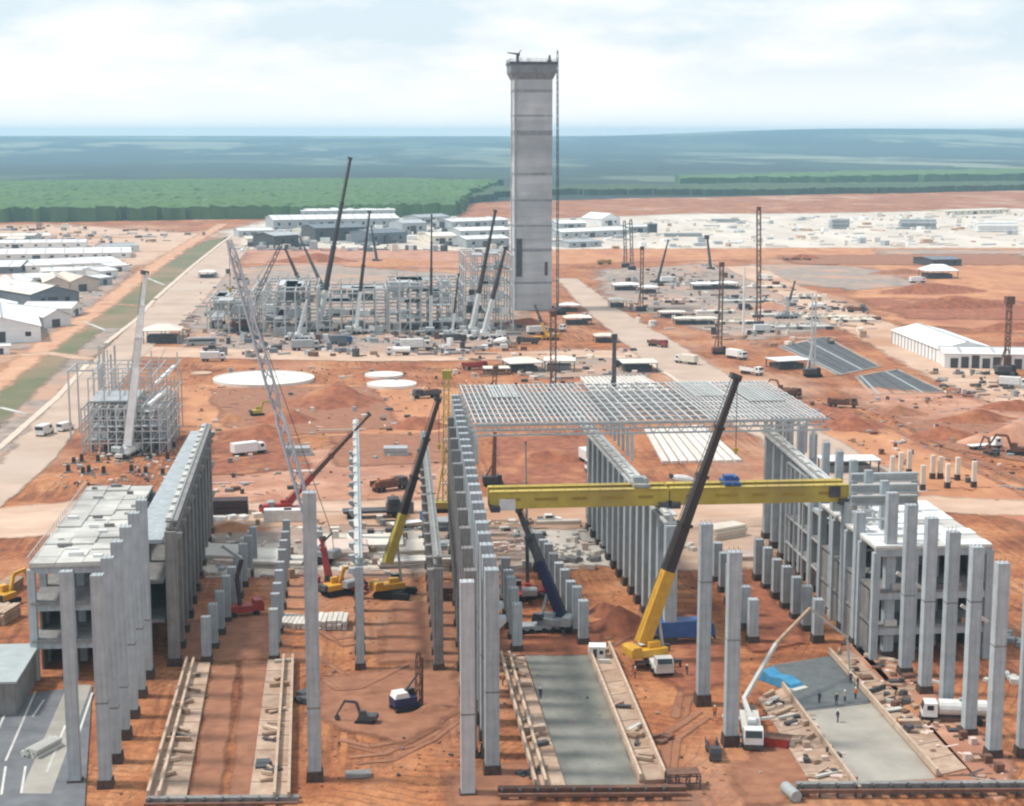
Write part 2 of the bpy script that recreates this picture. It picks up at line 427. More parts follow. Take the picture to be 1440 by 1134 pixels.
    fld = ramp(sepv.outputs['Red'], (0.0, (0.014, 0.030, 0.020)), (0.35, (0.025, 0.05, 0.03)), (0.5, (0.15, 0.175, 0.12)), (0.8, (0.22, 0.23, 0.16)), (1.0, (0.045, 0.07, 0.045)))
    forest = ramp(noise(0.0016, 7, 0.66, sq=(1.0, 0.35, 1)), (0.46, K), (0.52, W))
    fld = mix(forest, fld, (0.013, 0.024, 0.020))
    fld = mix(0.5, fld, ramp(noise(0.012, 5, 0.7), (0.3, (0.6, 0.6, 0.6)), (0.7, (1.25, 1.25, 1.25))), 'MULTIPLY')
    # where the site ends
    sp = n.new('ShaderNodeSeparateXYZ'); lk(pos, sp.inputs[0])
    def math_(op, a, b):
        x = n.new('ShaderNodeMath'); x.operation = op
        for i, v in enumerate((a, b)):
            if isinstance(v, (int, float)): x.inputs[i].default_value = v
            else: lk(v, x.inputs[i])
        return x.outputs[0]
    d = math_('SUBTRACT', sp.outputs['Y'], math_('MULTIPLY', sp.outputs['X'], 0.42))
    d = math_('ADD', d, math_('MULTIPLY', noise(0.004, 4), 160))
    mr = n.new('ShaderNodeMapRange'); mr.inputs['From Min'].default_value = 1995; mr.inputs['From Max'].default_value = 2020
    lk(d, mr.inputs['Value'])
    col = mix(mr.outputs['Result'], soil, fld)
    lk(col, bs.inputs['Base Color'])
    bp = n.new('ShaderNodeBump'); bp.inputs['Strength'].default_value = 0.6; bp.inputs['Distance'].default_value = 0.5
    lk(noise(0.8, 6, 0.7), bp.inputs['Height']); lk(bp.outputs['Normal'], bs.inputs['Normal'])
    return m
me = bpy.data.meshes.new('ground'); me.from_pydata(gv, [], gf); me.update(); me.materials.append(ground_material())
for p in me.polygons: p.use_smooth = True
struct(link('ground', me))

_layer = [0]
_masked = {}
def masked(m):
    """the same material with a crumbling edge: it gives way to the soil where the sheet's edge attribute runs out"""
    if m.name in _masked: return _masked[m.name]
    c = m.copy(); t = c.node_tree; n = t.nodes; lk = t.links.new
    bs = n['Principled BSDF']; out = [q for q in n if q.type == 'OUTPUT_MATERIAL'][0]
    at = n.new('ShaderNodeAttribute'); at.attribute_name = 'edge'
    g = n.new('ShaderNodeNewGeometry')
    a = n.new('ShaderNodeTexNoise'); a.inputs['Scale'].default_value = 0.12; a.inputs['Detail'].default_value = 8; a.inputs['Roughness'].default_value = 0.7
    mp = n.new('ShaderNodeMapping'); mp.inputs['Scale'].default_value = (1, 0.6, 1)
    lk(g.outputs['Position'], mp.inputs['Vector']); lk(mp.outputs['Vector'], a.inputs['Vector'])
    ad = n.new('ShaderNodeMath'); ad.operation = 'MULTIPLY_ADD'; ad.inputs[1].default_value = 1.5; lk(a.outputs['Fac'], ad.inputs[0]); lk(at.outputs['Fac'], ad.inputs[2])
    mr = n.new('ShaderNodeMapRange'); mr.inputs['From Min'].default_value = 1.0; mr.inputs['From Max'].default_value = 1.42
    lk(ad.outputs[0], mr.inputs['Value'])
    tr = n.new('ShaderNodeBsdfTransparent'); mx = n.new('ShaderNodeMixShader')
    lk(mr.outputs['Result'], mx.inputs['Fac']); lk(tr.outputs[0], mx.inputs[1]); lk(bs.outputs[0], mx.inputs[2]); lk(mx.outputs[0], out.inputs['Surface'])
    _masked[m.name] = c
    return c
def patch(name, px, m, jag=0.0, step=3.0, world=False, z=None, seed=None):
    """a sheet on the ground whose outline is a list of photo pixels (or world points)"""
    pts = [Vector((p[0], p[1])) if world else P(p[0], p[1]).to_2d() for p in px]
    _layer[0] += 1
    z = 0.006 + 0.004 * (_layer[0] % 60) if z is None else z
    n = len(pts); sd = _layer[0] * 3.7
    area = sum(pts[i].x * pts[(i + 1) % n].y - pts[(i + 1) % n].x * pts[i].y for i in range(n))
    if area < 0: pts.reverse()
    me = bpy.data.meshes.new(name)
    if not jag:
        me.from_pydata([(p.x, p.y, z) for p in pts], [], [tuple(range(n))]); me.update(); me.materials.append(m)
        return struct(link(name, me))
    den = []
    for i in range(n):
        a, b = pts[i], pts[(i + 1) % n]
        k = max(1, int((b - a).length / step))
        for j in range(k): den.append(a.lerp(b, j / k))
    q = len(den); inn, mid, outr = [], [], []
    for i, p in enumerate(den):
        t = den[(i + 2) % q] - den[i - 2]; nn = Vector((t.y, -t.x)).normalized()      # outward for counter-clockwise
        p = p + nn * (jag * 1.2 * nz(p.x, p.y, step * 2.5, sd))
        inn.append(p - nn * jag * 1.6); outr.append(p + nn * jag * 3.0)
    vv = [(p.x, p.y, z) for p in inn] + [(p.x, p.y, z) for p in outr]
    ff = [(i, q + i, q + (i + 1) % q, (i + 1) % q) for i in range(q)] + [tuple(range(q))]
    me.from_pydata(vv, [], ff); me.update()
    at = me.attributes.new('edge', 'FLOAT', 'POINT')
    at.data.foreach_set('value', [1.0] * q + [0.0] * q)
    me.materials.append(masked(m))
    return struct(link(name, me))
def ribbon(name, px, w, m, jag=0.0, z=None, h=0.0, soft=False):
    pts = [P(u, v).to_2d() for u, v in px]; out = []
    _layer[0] += 1; z = 0.006 + 0.004 * (_layer[0] % 60) if z is None else z
    dense = []
    for i in range(len(pts) - 1):
        k = max(1, int((pts[i + 1] - pts[i]).length / 4))
        for j in range(k): dense.append(pts[i].lerp(pts[i + 1], j / k))
    dense.append(pts[-1]); vv, ff = [], []
    if soft:
        for i, p in enumerate(dense):
            t = (dense[min(i + 1, len(dense) - 1)] - dense[max(i - 1, 0)]).normalized(); nn = Vector((-t.y, t.x))
            for k in (1.4, .35, -.35, -1.4): a = p + nn * w * k; vv.append((a.x, a.y, z))
        for i in range(len(dense) - 1):
            for k in range(3): ff.append((i * 4 + k, i * 4 + k + 1, i * 4 + 5 + k, i * 4 + 4 + k))
        me = bpy.data.meshes.new(name); me.from_pydata(vv, [], ff); me.update()
        if me.polygons[0].normal.z < 0: me.flip_normals()
        at = me.attributes.new('edge', 'FLOAT', 'POINT'); at.data.foreach_set('value', [0.0, .8, .8, 0.0] * len(dense))
        me.materials.append(masked(m))
        return struct(link(name, me))
    for i, p in enumerate(dense):
        t = (dense[min(i + 1, len(dense) - 1)] - dense[max(i - 1, 0)]).normalized(); nn = Vector((-t.y, t.x))
        ww = w / 2
        a = p + nn * (ww + jag * random.uniform(-1, 1)); b = p - nn * (ww + jag * random.uniform(-1, 1))
        vv += [(a.x, a.y, z + h), (b.x, b.y, z + h)]
        if h: vv += [(a.x, a.y, -0.2), (b.x, b.y, -0.2)]
    q = 4 if h else 2
    for i in range(len(dense) - 1):
        o = i * q; ff.append((o, o + 1, o + q + 1, o + q))
        if h: ff += [(o + 2, o, o + q, o + q + 2), (o + 1, o + 3, o + q + 3, o + q + 1)]
    me = bpy.data.meshes.new(name); me.from_pydata(vv, [], ff); me.update()
    if me.polygons[0].normal.z < 0: me.flip_normals()
    me.materials.append(m)
    return struct(link(name, me))

# far part of the site
patch('yard', [(-60, 336), (60, 340), (192, 350), (186, 372), (122, 445), (64, 488), (-60, 494)], M_GREYG, 3, 10)
patch('yard', [(770, 309), (960, 302), (1200, 300), (1445, 294), (1530, 300), (1500, 349), (1180, 352), (960, 353), (775, 356)], M_WHITEG, 10, 30)
patch('yard', [(325, 326), (400, 309), (560, 305), (712, 307), (712, 352), (560, 356), (440, 348), (330, 352)], M_WHITEG, 8, 22)
patch('yard', [(-60, 318), (60, 316), (300, 330), (190, 372), (-60, 400)], M_SOILP, 8, 22)
patch('soil_field', [(345, 352), (500, 350), (700, 356), (700, 378), (480, 374), (345, 370)], M_SOILPK, 6, 18)
patch('soil_field', [(780, 352), (1100, 350), (1500, 350), (1560, 372), (1100, 362), (780, 372)], M_SOILO, 6, 18)
patch('soil_field', [(1180, 368), (1440, 360), (1500, 470), (1270, 455), (1210, 420)], M_SOILO, 4, 12)
patch('soil_field', [(1060, 372), (1200, 376), (1300, 400), (1200, 408), (1080, 392)], M_GREYG, 5, 14)
patch('soil_field', [(1240, 352), (1460, 352), (1480, 362), (1330, 366), (1250, 360)], M_GREYG, 5, 14)
patch('yard', [(850, 380), (1000, 372), (1090, 395), (1200, 450), (1110, 470), (1050, 478), (930, 440), (860, 430)], M_GREYG, 4, 12)
patch('yard', [(290, 380), (440, 372), (720, 392), (730, 480), (560, 500), (280, 495), (270, 430)], M_GREYG, 4, 12)
patch('yard', [(700, 500), (800, 492), (880, 498), (900, 530), (760, 530)], M_GREYG, 3, 9)
patch('yard', [(270, 735), (640, 722), (840, 730), (860, 790), (560, 805), (280, 800)], M_GREYG, 3, 8)
patch('yard', [(940, 745), (1075, 740), (1080, 800), (950, 800)], M_SOILP, 2, 6)
patch('yard', [(740, 736), (850, 742), (852, 795), (742, 790)], M_WHITEG, 2, 6)
patch('yard', [(285, 775), (405, 765), (405, 808), (285, 805)], M_WHITEG, 1.5, 5)
patch('yard', [(450, 752), (590, 748), (590, 795), (450, 800)], M_WHITEG, 1.5, 5)
patch('soil_field', [(250, 545), (300, 540), (640, 548), (645, 610), (290, 618), (255, 590)], M_SOILO, 4, 10)
patch('soil_field', [(290, 640), (640, 630), (640, 700), (290, 705)], M_SOILPK, 3, 8)
patch('soil_field', [(1050, 560), (1180, 575), (1440, 690), (1440, 735), (1320, 700), (1230, 660)], M_SOILO, 3, 9)
patch('soil_field', [(1190, 545), (1330, 555), (1450, 585), (1450, 620), (1290, 600)], M_SOILPK, 3, 9)
patch('dirt_road', [(0, 716), (130, 705), (240, 708), (240, 745), (100, 752), (0, 755), (-60, 755), (-60, 720)], M_SOILP, 1.2, 6)
patch('dirt_road', [(1200, 695), (1450, 706), (1520, 712), (1520, 732), (1420, 724), (1210, 716)], M_SOILP, 1.2, 6)
patch('dirt_road', [(270, 710), (690, 702), (860, 712), (1080, 705), (1080, 738), (860, 745), (640, 735), (270, 742)], M_SOILP, 1.5, 6)
patch('dirt_road', [(130, 488), (260, 490), (520, 497), (900, 494), (905, 503), (520, 508), (240, 503), (120, 500)], M_SOILP, 1.5, 8)
# the long haul road on the right
patch('road', [(783, 392), (810, 392), (860, 430), (960, 490), (1120, 590), (1300, 690), (1180, 690), (1010, 580), (900, 500), (830, 440)], M_ROAD, 1.0, 10)
ribbon('kerb_strip', [(905, 505), (968, 546), (1000, 566)], 1.6, M_KERB, 0.3)
patch('road', [(1020, 376), (1060, 374), (1140, 410), (1260, 460), (1450, 545), (1520, 575), (1420, 572), (1330, 540), (1200, 470), (1090, 410)], M_SOILP, 1.5, 10)
# left: asphalt road, verge with ditch, dirt track
patch('road', [(-150, 745), (0, 632), (79, 562), (124, 514), (193, 450), (270, 376), (341, 322), (372, 322), (330, 372), (270, 440), (200, 500), (120, 590), (60, 660), (0, 712), (-120, 800)], M_ROAD, 0.5, 10)
patch('grass_verge', [(-140, 660), (-60, 590), (0, 543), (62, 497), (150, 430), (215, 379), (290, 340), (322, 333), (269, 376), (216, 423), (123, 512), (32, 594), (-20, 636), (-120, 720)], M_GRASS, 0.8, 8)
ribbon('dirt_track', [(-80, 588), (0, 534), (50, 499), (69, 484), (148, 428), (212, 378), (262, 346), (314, 315)], 6.5, M_TRACK, soft=True)
ribbon('gravel_strip', [(-30, 655), (20, 600), (75, 545), (120, 500), (160, 462)], 5, M_GREYG, soft=True)
ribbon('kerb_strip', [(-100, 712), (0, 630), (79, 561), (123, 513)], 2.0, M_KERB, 0.12, h=0.14)
ribbon('kerb_strip', [(148, 484), (193, 449), (216, 423)], 2.0, M_KERB, 0.12, h=0.14)
ribbon('kerb_strip', [(218, 421), (270, 375), (310, 343), (341, 321)], 2.2, M_KERB, 0.12, h=0.14)
ribbon('dirt_track', [(30, 500), (70, 497), (130, 506)], 4, M_SOILP, soft=True)
ribbon('dirt_track', [(140, 428), (175, 429), (215, 432)], 3, M_SOILPK, soft=True)
for a, b in (((118, 453), (150, 466)), ((208, 392), (232, 402)), ((0, 574), (40, 584))):
    ribbon('drain', [a, b], 1.6, M_CONC_L, 0.1, h=0.1)

# ---------------------------------------------------- plantations (a far-off wood that reads as one mass)
def plantation(name, px, hgt, m, step, label):
    pts = [P(u, v).to_2d() for u, v in px]
    x0, x1 = min(p.x for p in pts), max(p.x for p in pts); y0, y1 = min(p.y for p in pts), max(p.y for p in pts)
    def inside(x, y):
        c = False; j = len(pts) - 1
        for i in range(len(pts)):
            a, b = pts[i], pts[j]
            if (a.y > y) != (b.y > y) and x < (b.x - a.x) * (y - a.y) / (b.y - a.y) + a.x: c = not c
            j = i
        return c
    nx, ny = int((x1 - x0) / step) + 2, int((y1 - y0) / (step * 1.5)) + 2
    occ = {}; vv, ff = [], []
    def vid(i, j, top):
        k = (i, j, top)
        if k not in occ:
            x = x0 + i * step + random.uniform(-.35, .35) * step; y = y0 + j * step * 1.5 + random.uniform(-.35, .35) * step
            z = hgt * (0.9 + random.uniform(-.10, .10)) + 1.0 * nz(x, y, 90, 2) if top else -0.5
            occ[k] = len(vv); vv.append((x, y, z))
            if not top:
                t = occ.get((i, j, True))
                if t is not None: vv[-1] = (vv[t][0], vv[t][1], -0.5)
        return occ[k]
    cell = [[inside(x0 + (i + .5) * step + 14 * nz(i * step, j * step * 1.5, 40, 5), y0 + (j + .5) * step * 1.5 + 22 * nz(i * step, j * step * 1.5, 45, 9) + 12 * nz(i * step, j * step * 1.5, 13, 2)) for i in range(nx)] for j in range(ny)]
    for j in range(ny):
        for i in range(nx):
            if not cell[j][i]: continue
            a, b, c, d = vid(i, j, True), vid(i + 1, j, True), vid(i + 1, j + 1, True), vid(i, j + 1, True)
            ff += [(a, b, c), (a, c, d)]
            for di, dj, e, f_ in ((0, -1, (i, j), (i + 1, j)), (1, 0, (i + 1, j), (i + 1, j + 1)), (-1, 0, (i, j + 1), (i, j)), (0, 1, (i + 1, j + 1), (i, j + 1))):
                ii, jj = i + di, j + dj
                if not (0 <= ii < nx and 0 <= jj < ny and cell[jj][ii]):
                    p, q = vid(*e, True), vid(*f_, True); r, s = vid(*f_, False), vid(*e, False)
                    ff.append((p, s, r, q))
    me = bpy.data.meshes.new(name); me.from_pydata(vv, [], ff); me.update(); me.materials.append(m)
    o = link(name, me); o['kind'] = 'stuff'; o['label'] = label; o['category'] = 'plantation'
    return o
plantation('plantation', [(-260, 268), (0, 266), (300, 264), (560, 262), (700, 265), (660, 284), (640, 304), (560, 306), (330, 309), (0, 313), (-260, 318)], 14, M_CANOPY, 5.0, 'bright green eucalyptus plantation behind the site on the left')
plantation('old_plantation', [(640, 294), (700, 278), (800, 274), (1000, 275), (1250, 272), (1450, 268), (1700, 266), (1700, 262), (1440, 262), (1000, 266), (760, 268), (690, 270), (655, 286)], 9, M_CANOPY_D, 5.5, 'dark green tree belt along the far edge of the red site')
plantation('plantation', [(960, 262), (1200, 258), (1440, 254), (1700, 252), (1700, 244), (1440, 246), (1200, 250), (960, 257)], 14, M_CANOPY, 14.0, 'paler green plantation strip beyond the dark tree belt on the right')

# ---------------------------------------------------- haze
hz = MB().bb(-11000, -700, -16, 13500, 13200, 128).build('haze', None)
hz['kind'] = 'stuff'; hz['label'] = 'thin blue summer haze over the whole valley'; hz['category'] = 'haze'
hm = bpy.data.materials.new('haze_air'); hm.use_nodes = True
hn = hm.node_tree.nodes
for q in list(hn):
    if q.type == 'BSDF_PRINCIPLED': hn.remove(q)
vol = hn.new('ShaderNodeVolumePrincipled')
vol.inputs['Color'].default_value = (0.46, 0.78, 1.0, 1)
vol.inputs['Density'].default_value = 0.00011
vol.inputs['Anisotropy'].default_value = 0.2
hm.node_tree.links.new(vol.outputs['Volume'], [q for q in hn if q.type == 'OUTPUT_MATERIAL'][0].inputs['Volume'])
hz.data.materials.append(hm)

# ================================================================== TOWER
M_BAND = mat('stained_pour_band', (0.33, 0.345, 0.36), (0.24, 0.25, 0.262), 0.3, streak=.3, var=.1)
def tower():
    x0, x1 = 0, 0
    bl, br = P(723, 437), P(776, 437)
    d = (bl.y + br.y) / 2; w = br.x - bl.x
    base = Vector(((bl.x + br.x) / 2, d + w / 2, 0)); hw = w / 2
    top = ZT((base.x, d), 100)
    t = thing('concrete_tower', 'tall square grey concrete tower rising above the whole site', 'tower', base)
    mb = MB(); nlev = 30; ch = 1.2
    lift = top / nlev
    for i in range(nlev):
        z0 = i * lift; e = 0.0 if i % 3 else 0.07
        mb.box(0, 0, z0 + lift / 2, w + e, w + e, lift - 0.09); mb.box(0, 0, z0, w - .25, w - .25, .3)
    mb.build('shaft', M_TOWER, t)
    for i, v in enumerate((128, 163, 187, 245, 282, 318, 352, 398)):
        zz = ZT((base.x, d), v); hb = (1.5, .9, 2.2, 1.2, 1.0, .8, 1.4, 1.0)[i]
        MB().box(0, 0, zz, w + .12, w + .12, hb).build('pour_band', M_BAND, t)
    MB().box(-hw + 0.5, -hw - 0.35, top * 0.49, 0.5, 0.6, top * 0.97).build('hoist_track', M_STEEL, t)
    MB().box(-hw - 0.25, hw * 0.3, top * 0.49, 0.4, 0.8, top * 0.97).build('cable_duct', M_CONC_L, t)
    zc0, zc1 = ZT((base.x, d), 107), ZT((base.x, d), 87)
    mb = MB(); mb.taper(0, 0, zc0 - 1.5, zc0 + 1.6, w + .3, w + .3, w + 3.4, w + 3.4); mb.box(0, 0, (zc0 + 1.6 + zc1 - 1.2) / 2, w + 3.4, w + 3.4, zc1 - 2.8 - zc0)
    mb.build('formwork_platform', mat('formwork', (0.22, 0.228, 0.24), (0.15, 0.155, 0.165), 0.5, var=0), t)
    MB().box(0, 0, zc1 - 0.6, w + 4.2, w + 4.2, 1.2).build('deck', M_STEEL_D, t)
    g = MB()
    for s in (-1, 1):
        for k in range(9):
            q = -hw - 1.8 + k * (w + 3.6) / 8
            g.box(q, s * (hw + 1.9), zc1 + 0.7, .14, .14, 1.4); g.box(s * (hw + 1.9), q, zc1 + 0.7, .14, .14, 1.4)
        for zz in (0.7, 1.35):
            g.box(0, s * (hw + 1.9), zc1 + zz, w + 3.9, .1, .1); g.box(s * (hw + 1.9), 0, zc1 + zz, .1, w + 3.9, .1)
    g.build('guard_rail', M_GALV, t)
    mb = MB()
    for k in range(14):
        mb.box(random.uniform(-hw, hw), random.uniform(-hw, hw), zc1 + 0.9, .16, .16, random.uniform(1.4, 3.2))
    mb.build('starter_bar', M_STEEL, t)
    MB().box(-hw - 0.03, -hw + 2.3, 0, 0.3, 0.1, 0.1).build('bracket', M_STEEL, t)
    zz0, zz1 = ZT((bl.x, d), 389), ZT((bl.x, d), 336)
    MB().box(-hw + 2.2, -hw - 0.30, (zz0 + zz1) / 2, 2.7, 0.5, zz1 - zz0).build('hoist_cage', M_STEEL_D, t)
    zz0, zz1 = ZT((bl.x, d), 388), ZT((bl.x, d), 369)
    MB().box(hw - 2.6, -hw - 0.12, (zz0 + zz1) / 2, 1.4, 0.25, zz1 - zz0).build('door_opening', M_STEEL_D, t)
    # small derrick crane standing on the platform
    k = thing('derrick_crane', 'small dark derrick crane on the top left corner of the tower', 'crane', (base.x - hw + 1.6, base.y - hw + 1.5, zc1))
    MB().taper(0, 0, 0, 3.2, 1.5, 1.5, 1.1, 1.1).build('mast', M_STEEL_D, k)
    MB().beam((0.8, 0, 3.3), (-4.6, 0, 4.0), .6, .9, .35, .4).build('jib', M_STEEL_D, k)
    MB().beam((0, 0, 3.2), (1.7, 0, 5.2), .5, .5, .3, .3).build('strut', M_STEEL_D, k)
    MB().box(0.2, 0, 3.2, 1.6, 1.3, 1.2).build('cab', M_STEEL_D, k)
    k = thing('hoist_post', 'short dark hoist post on the top right corner of the tower', 'hoist', (base.x + hw - 1.2, base.y - hw + 1.5, zc1))
    MB().taper(0, 0, 0, 3.0, 1.2, 1.0, .8, .7).build('post', M_STEEL_D, k); MB().box(0, 0, .5, 1.9, 1.6, 1.0).build('winch', M_STEEL_D, k)
    return base, w, top
TW_B, TW_W, TW_T = tower()

# ================================================================== PRECAST COLUMNS
def column(base, ztop, w, dep, label, group, plinth=1.5, corbel=None, m=None, joint=None, z0=0.0):
    m = m or M_CONC
    t = thing('concrete_column', label, 'column', (base[0], base[1], 0), 0, group)
    s = MB(); s.bb(-w / 2, -dep / 2, z0 + (plinth * 0.4 if plinth else -0.3), w / 2, dep / 2, ztop)
    for k in range(int((ztop - 3) / 5.2)): s.box(0, 0, 4 + k * 5.2 + random.uniform(-.3, .3), w + .035, dep + .035, .12)
    s.build('shaft', m, t)
    if ztop > 7:
        rb = MB(); hb = random.uniform(.25, .55)
        for x in (-.36, 0, .36):
            for y in (-.36, .36): rb.box(x * w, y * dep, ztop + hb / 2, .045, .045, hb)
        rb.build('starter_bars', M_RUST, t)['kind'] = 'stuff'
    if plinth: plinth *= random.uniform(.68, .95); MB().taper(0, 0, -0.3, plinth, w * 1.34, dep * 1.34, w * 1.2, dep * 1.2).build('plinth', M_DARKBASE, t)
    if corbel:
        cz, side = corbel
        MB().side([(side * w / 2, cz), (side * (w / 2 + .9), cz), (side * (w / 2 + .9), cz - .5), (side * w / 2, cz - 1.4)], -dep * .42, dep * .42).build('corbel', m, t)
    if joint: MB().box(0, 0, joint, w + .06, dep + .06, 0.22).build('joint_band', M_CONC_D, t)
    return t
ROWS = {}
def row(key, near, far, spacing, ztop, w, dep, desc, group, plinth=1.5, corbel=None, m=None, joint=None, zv=None, far_ext=0.0):
    a, b = P(*near), P(*far)
    if far_ext: b = b + (b - a).normalized() * far_ext
    n = max(1, round((b - a).length / spacing)); out = []
    for i in range(n + 1):
        p = a.lerp(b, i / n)
        zt = ztop if not zv else ztop + random.uniform(-zv, zv)
        jj = joint * random.uniform(.8, 1.3) if joint else None
        out.append(column(p, zt, w, dep, f'{ORD[i]} column from the front {desc}', group, plinth, corbel, m, jj))
    ROWS[key] = (a, b, ztop)
    return out
# left building's tall front columns
row('L', (149, 1106), (208, 953), 8.0, 27.2, 1.5, 1.5, 'in the stepped row along the left building', 'stepped columns by the left building', 1.5, None, None, 9)
column(P(106, 1100), ZT(P(106, 1100), 803), 1.5, 1.3, 'slim tall column standing alone in front of the left building', None, 0.6)
# rows under the left hall
row('K', (246, 935), (289, 770), 8.5, 21.0, 1.7, 1.5, 'in the tall row carrying the left runway beam', 'columns under the left runway beam', 1.5, (20.8, 1), M_CONC_D, None, None, 12)
row('J', (291, 932), (357, 795), 7.5, 7.6, 1.4, 1.4, 'in the low row right of the left runway', 'low columns of the first left row', 1.3, None, None, None, .4)
row('I', (386, 930), (404, 795), 7.5, 8.4, 1.35, 1.3, 'in the low row behind the twin left strips', 'low columns of the second left row', 1.3, None, None, None, .4)
row('H', (507, 940), (503, 740), 8.0, 16.0, 1.3, 1.4, 'in the medium row left of the yellow crawler', 'columns of the medium row with white ties', 1.4, (15.8, -1))
row('G', (617, 942), (598, 735), 7.5, 16.0, 1.4, 1.5, 'in the medium row right of the yellow crawler', 'columns of the row left of the great hall', 1.4, (15.8, -1), M_CONC_D)
column(P(443, 1096), ZT(P(443, 1096), 692), 1.65, 1.6, 'very tall pale column standing alone in the left foreground', None, 1.6, None, None, 9.6)
# great hall rows
column(P(658, 1117), ZT(P(658, 1117), 817), 1.7, 1.6, 'wide pale column nearest the front beside the hall wall row', None, 0.5, None, mat('pale_column', (0.46, 0.48, 0.50), (0.38, 0.40, 0.42), 0.5, streak=.15), 10.5)
row('A', (692, 1088), (642, 733), 6.4, 26.8, 1.75, 1.8, 'in the long tall wall row left of the great hall', 'columns of the hall left wall row', 1.6, (20.6, 1), None, 11)
row('A2', (662, 1062), (636, 760), 11.0, 25.0, 1.5, 1.6, 'in the second line behind the hall left wall row', 'columns of the hall second wall line', 1.4, None, M_CONC_D)
row('S1', (727, 916), (711, 850), 7.0, 8.2, 1.5, 1.6, 'in the low row just right of the hall left wall', 'low columns of the first hall row', 1.4, None, None, None, .4)
row('S2', (820, 906), (757, 802), 5.6, 7.6, 1.5, 1.6, 'in the low row beside the blue crane', 'low columns of the second hall row', 1.4, None, None, None, .4)
row('B0', (1027, 1047), (988, 990), 18.0, 26.4, 1.7, 1.6, 'of two lone columns right of the big yellow crane', None, 1.7, None, None, 15)
row('B', (941, 905), (866, 795), 6.0, 19.4, 1.9, 1.9, 'in the dense wall row in the middle of the hall', 'columns of the hall middle wall row', 1.6, None, M_CONC, None, None, 28)
row('S3', (1058, 904), (1008, 818), 8.0, 7.4, 1.5, 1.6, 'in the low row behind the two lone columns', 'low columns of the third hall row', 1.4, None, None, None, .4)
row('S4', (1149, 902), (1066, 815), 6.0, 7.4, 1.5, 1.6, 'in the low row left of the dark hall side', 'low columns of the fourth hall row', 1.4, None, None, None, .4)
row('D', (1203, 905), (1078, 757), 8.0, 21.5, 1.5, 1.6, 'in the tall crowded row left of the right building', 'columns of the hall right inner row', 1.5, None, M_CONC)
row('E', (1396, 1066), (1246, 925), 7.8, 26.2, 1.6, 1.5, 'in the right hand row of tall grey columns', 'columns of the right hand tall row', 1.5, None, None, 15)
column(P(1439, 1062), ZT(P(1439, 1062), 770), 1.6, 1.5, 'tall column cut by the right edge of the picture', None, 1.4)
for i in range(9):
    p = V3(ROWS['E'][1]) + Vector((0, 9.5 + 8.2 * i, 0)); p.x = 82.6
    column(p, 26.0, 1.2, 1.2, f'{ORD[i]} slender column behind the yellow girders on the right', 'slender columns carrying the roof on the right', 0)

# runway beams on the rows
def runway(key, z, off, label, ties=0, m=None, near_cut=0.0, ext=0.0, wd=1.1, hh=1.7):
    a, b, _ = ROWS[key]; d = (b - a).normalized(); a = a + d * near_cut; b = b + d * ext
    side = Vector((d.y, -d.x, 0)) * off
    t = thing('runway_beam', label, 'beam', (a.x + side.x, a.y + side.y, z), atan2(d.y, d.x))
    Ln = (b - a).length; m = m or M_CONC_D
    mb = MB(); mb.bb(0, -wd / 2, 0, Ln, wd / 2, hh * .25); mb.bb(0, -.25, hh * .25 + .003, Ln, .25, hh - .3); mb.bb(0, -wd / 2, hh - .3 + .003, Ln, wd / 2, hh); mb.build('girder', m, t)
    MB().bb(0.2, -.12, hh + .002, Ln - .2, .12, hh + .22).build('rail', M_STEEL, t)
    if ties:
        me = MB().box(0, 0, 0, Ln / ties * .6, .75, .2).mesh('walkway_plank', M_CONC_L)
        for i in range(ties): link('walkway_plank', me, t, (Ln * (i + .5) / ties, wd * .3, hh + .13), random.uniform(-.05, .05))
    return t
runway('K', 21.2, 0.2, 'left runway beam with white walkway planks on tall columns', 16, None, 0, 0, 1.8, 1.4)
runway('H', 16.1, 0.0, 'narrow runway beam with white planks on the medium row', 14, M_CONC, 0, 30, 1.1, 1.2)
runway('G', 16.1, 0.0, 'grey runway beam on the row left of the great hall', 0, None, 0, 10, 1.3, 1.5)
runway('A', 20.7, 1.2, 'runway beam along the hall left wall row', 0, M_CONC, 20, 0, 1.0, 1.6)
runway('B', 19.5, 0.0, 'bright runway beam with walkway planks on the middle wall row', 20, M_GALV, 0, 26, 2.0, 1.5)
runway('D', 21.7, -1.0, 'runway beam on the crowded right inner row', 9, M_GALV, 8, 0, 1.4, 1.5)
# solid precast wall panels closing the middle row
a, b, _ = ROWS['B']; d = (b - a).normalized()
t = thing('precast_wall', 'dark grey precast wall infill between the middle row columns', 'wall', a, atan2(d.y, d.x))
Ln = (b - a).length + 8
for i in range(int(Ln / 6)):
    for k in range(4):
        if random.random() < .86: MB().box(i * 6 + 3.0, 0, 2.9 + k * 4.4, 4.02, .4, 4.1).build('panel', M_CONC_D, t)
a, b, _ = ROWS['K']; d = (b - a).normalized()
t = thing('precast_wall', 'weathered precast wall under the left runway beam', 'wall', a, atan2(d.y, d.x))
for i in range(int((b - a).length / 8.5)):
    for k in range(3):
        if random.random() < .75: MB().box(i * 8.5 + 4.25, 0, 6.4 + k * 5.0, 6.7, .5, 4.6).build('panel', M_CONC_D, t)

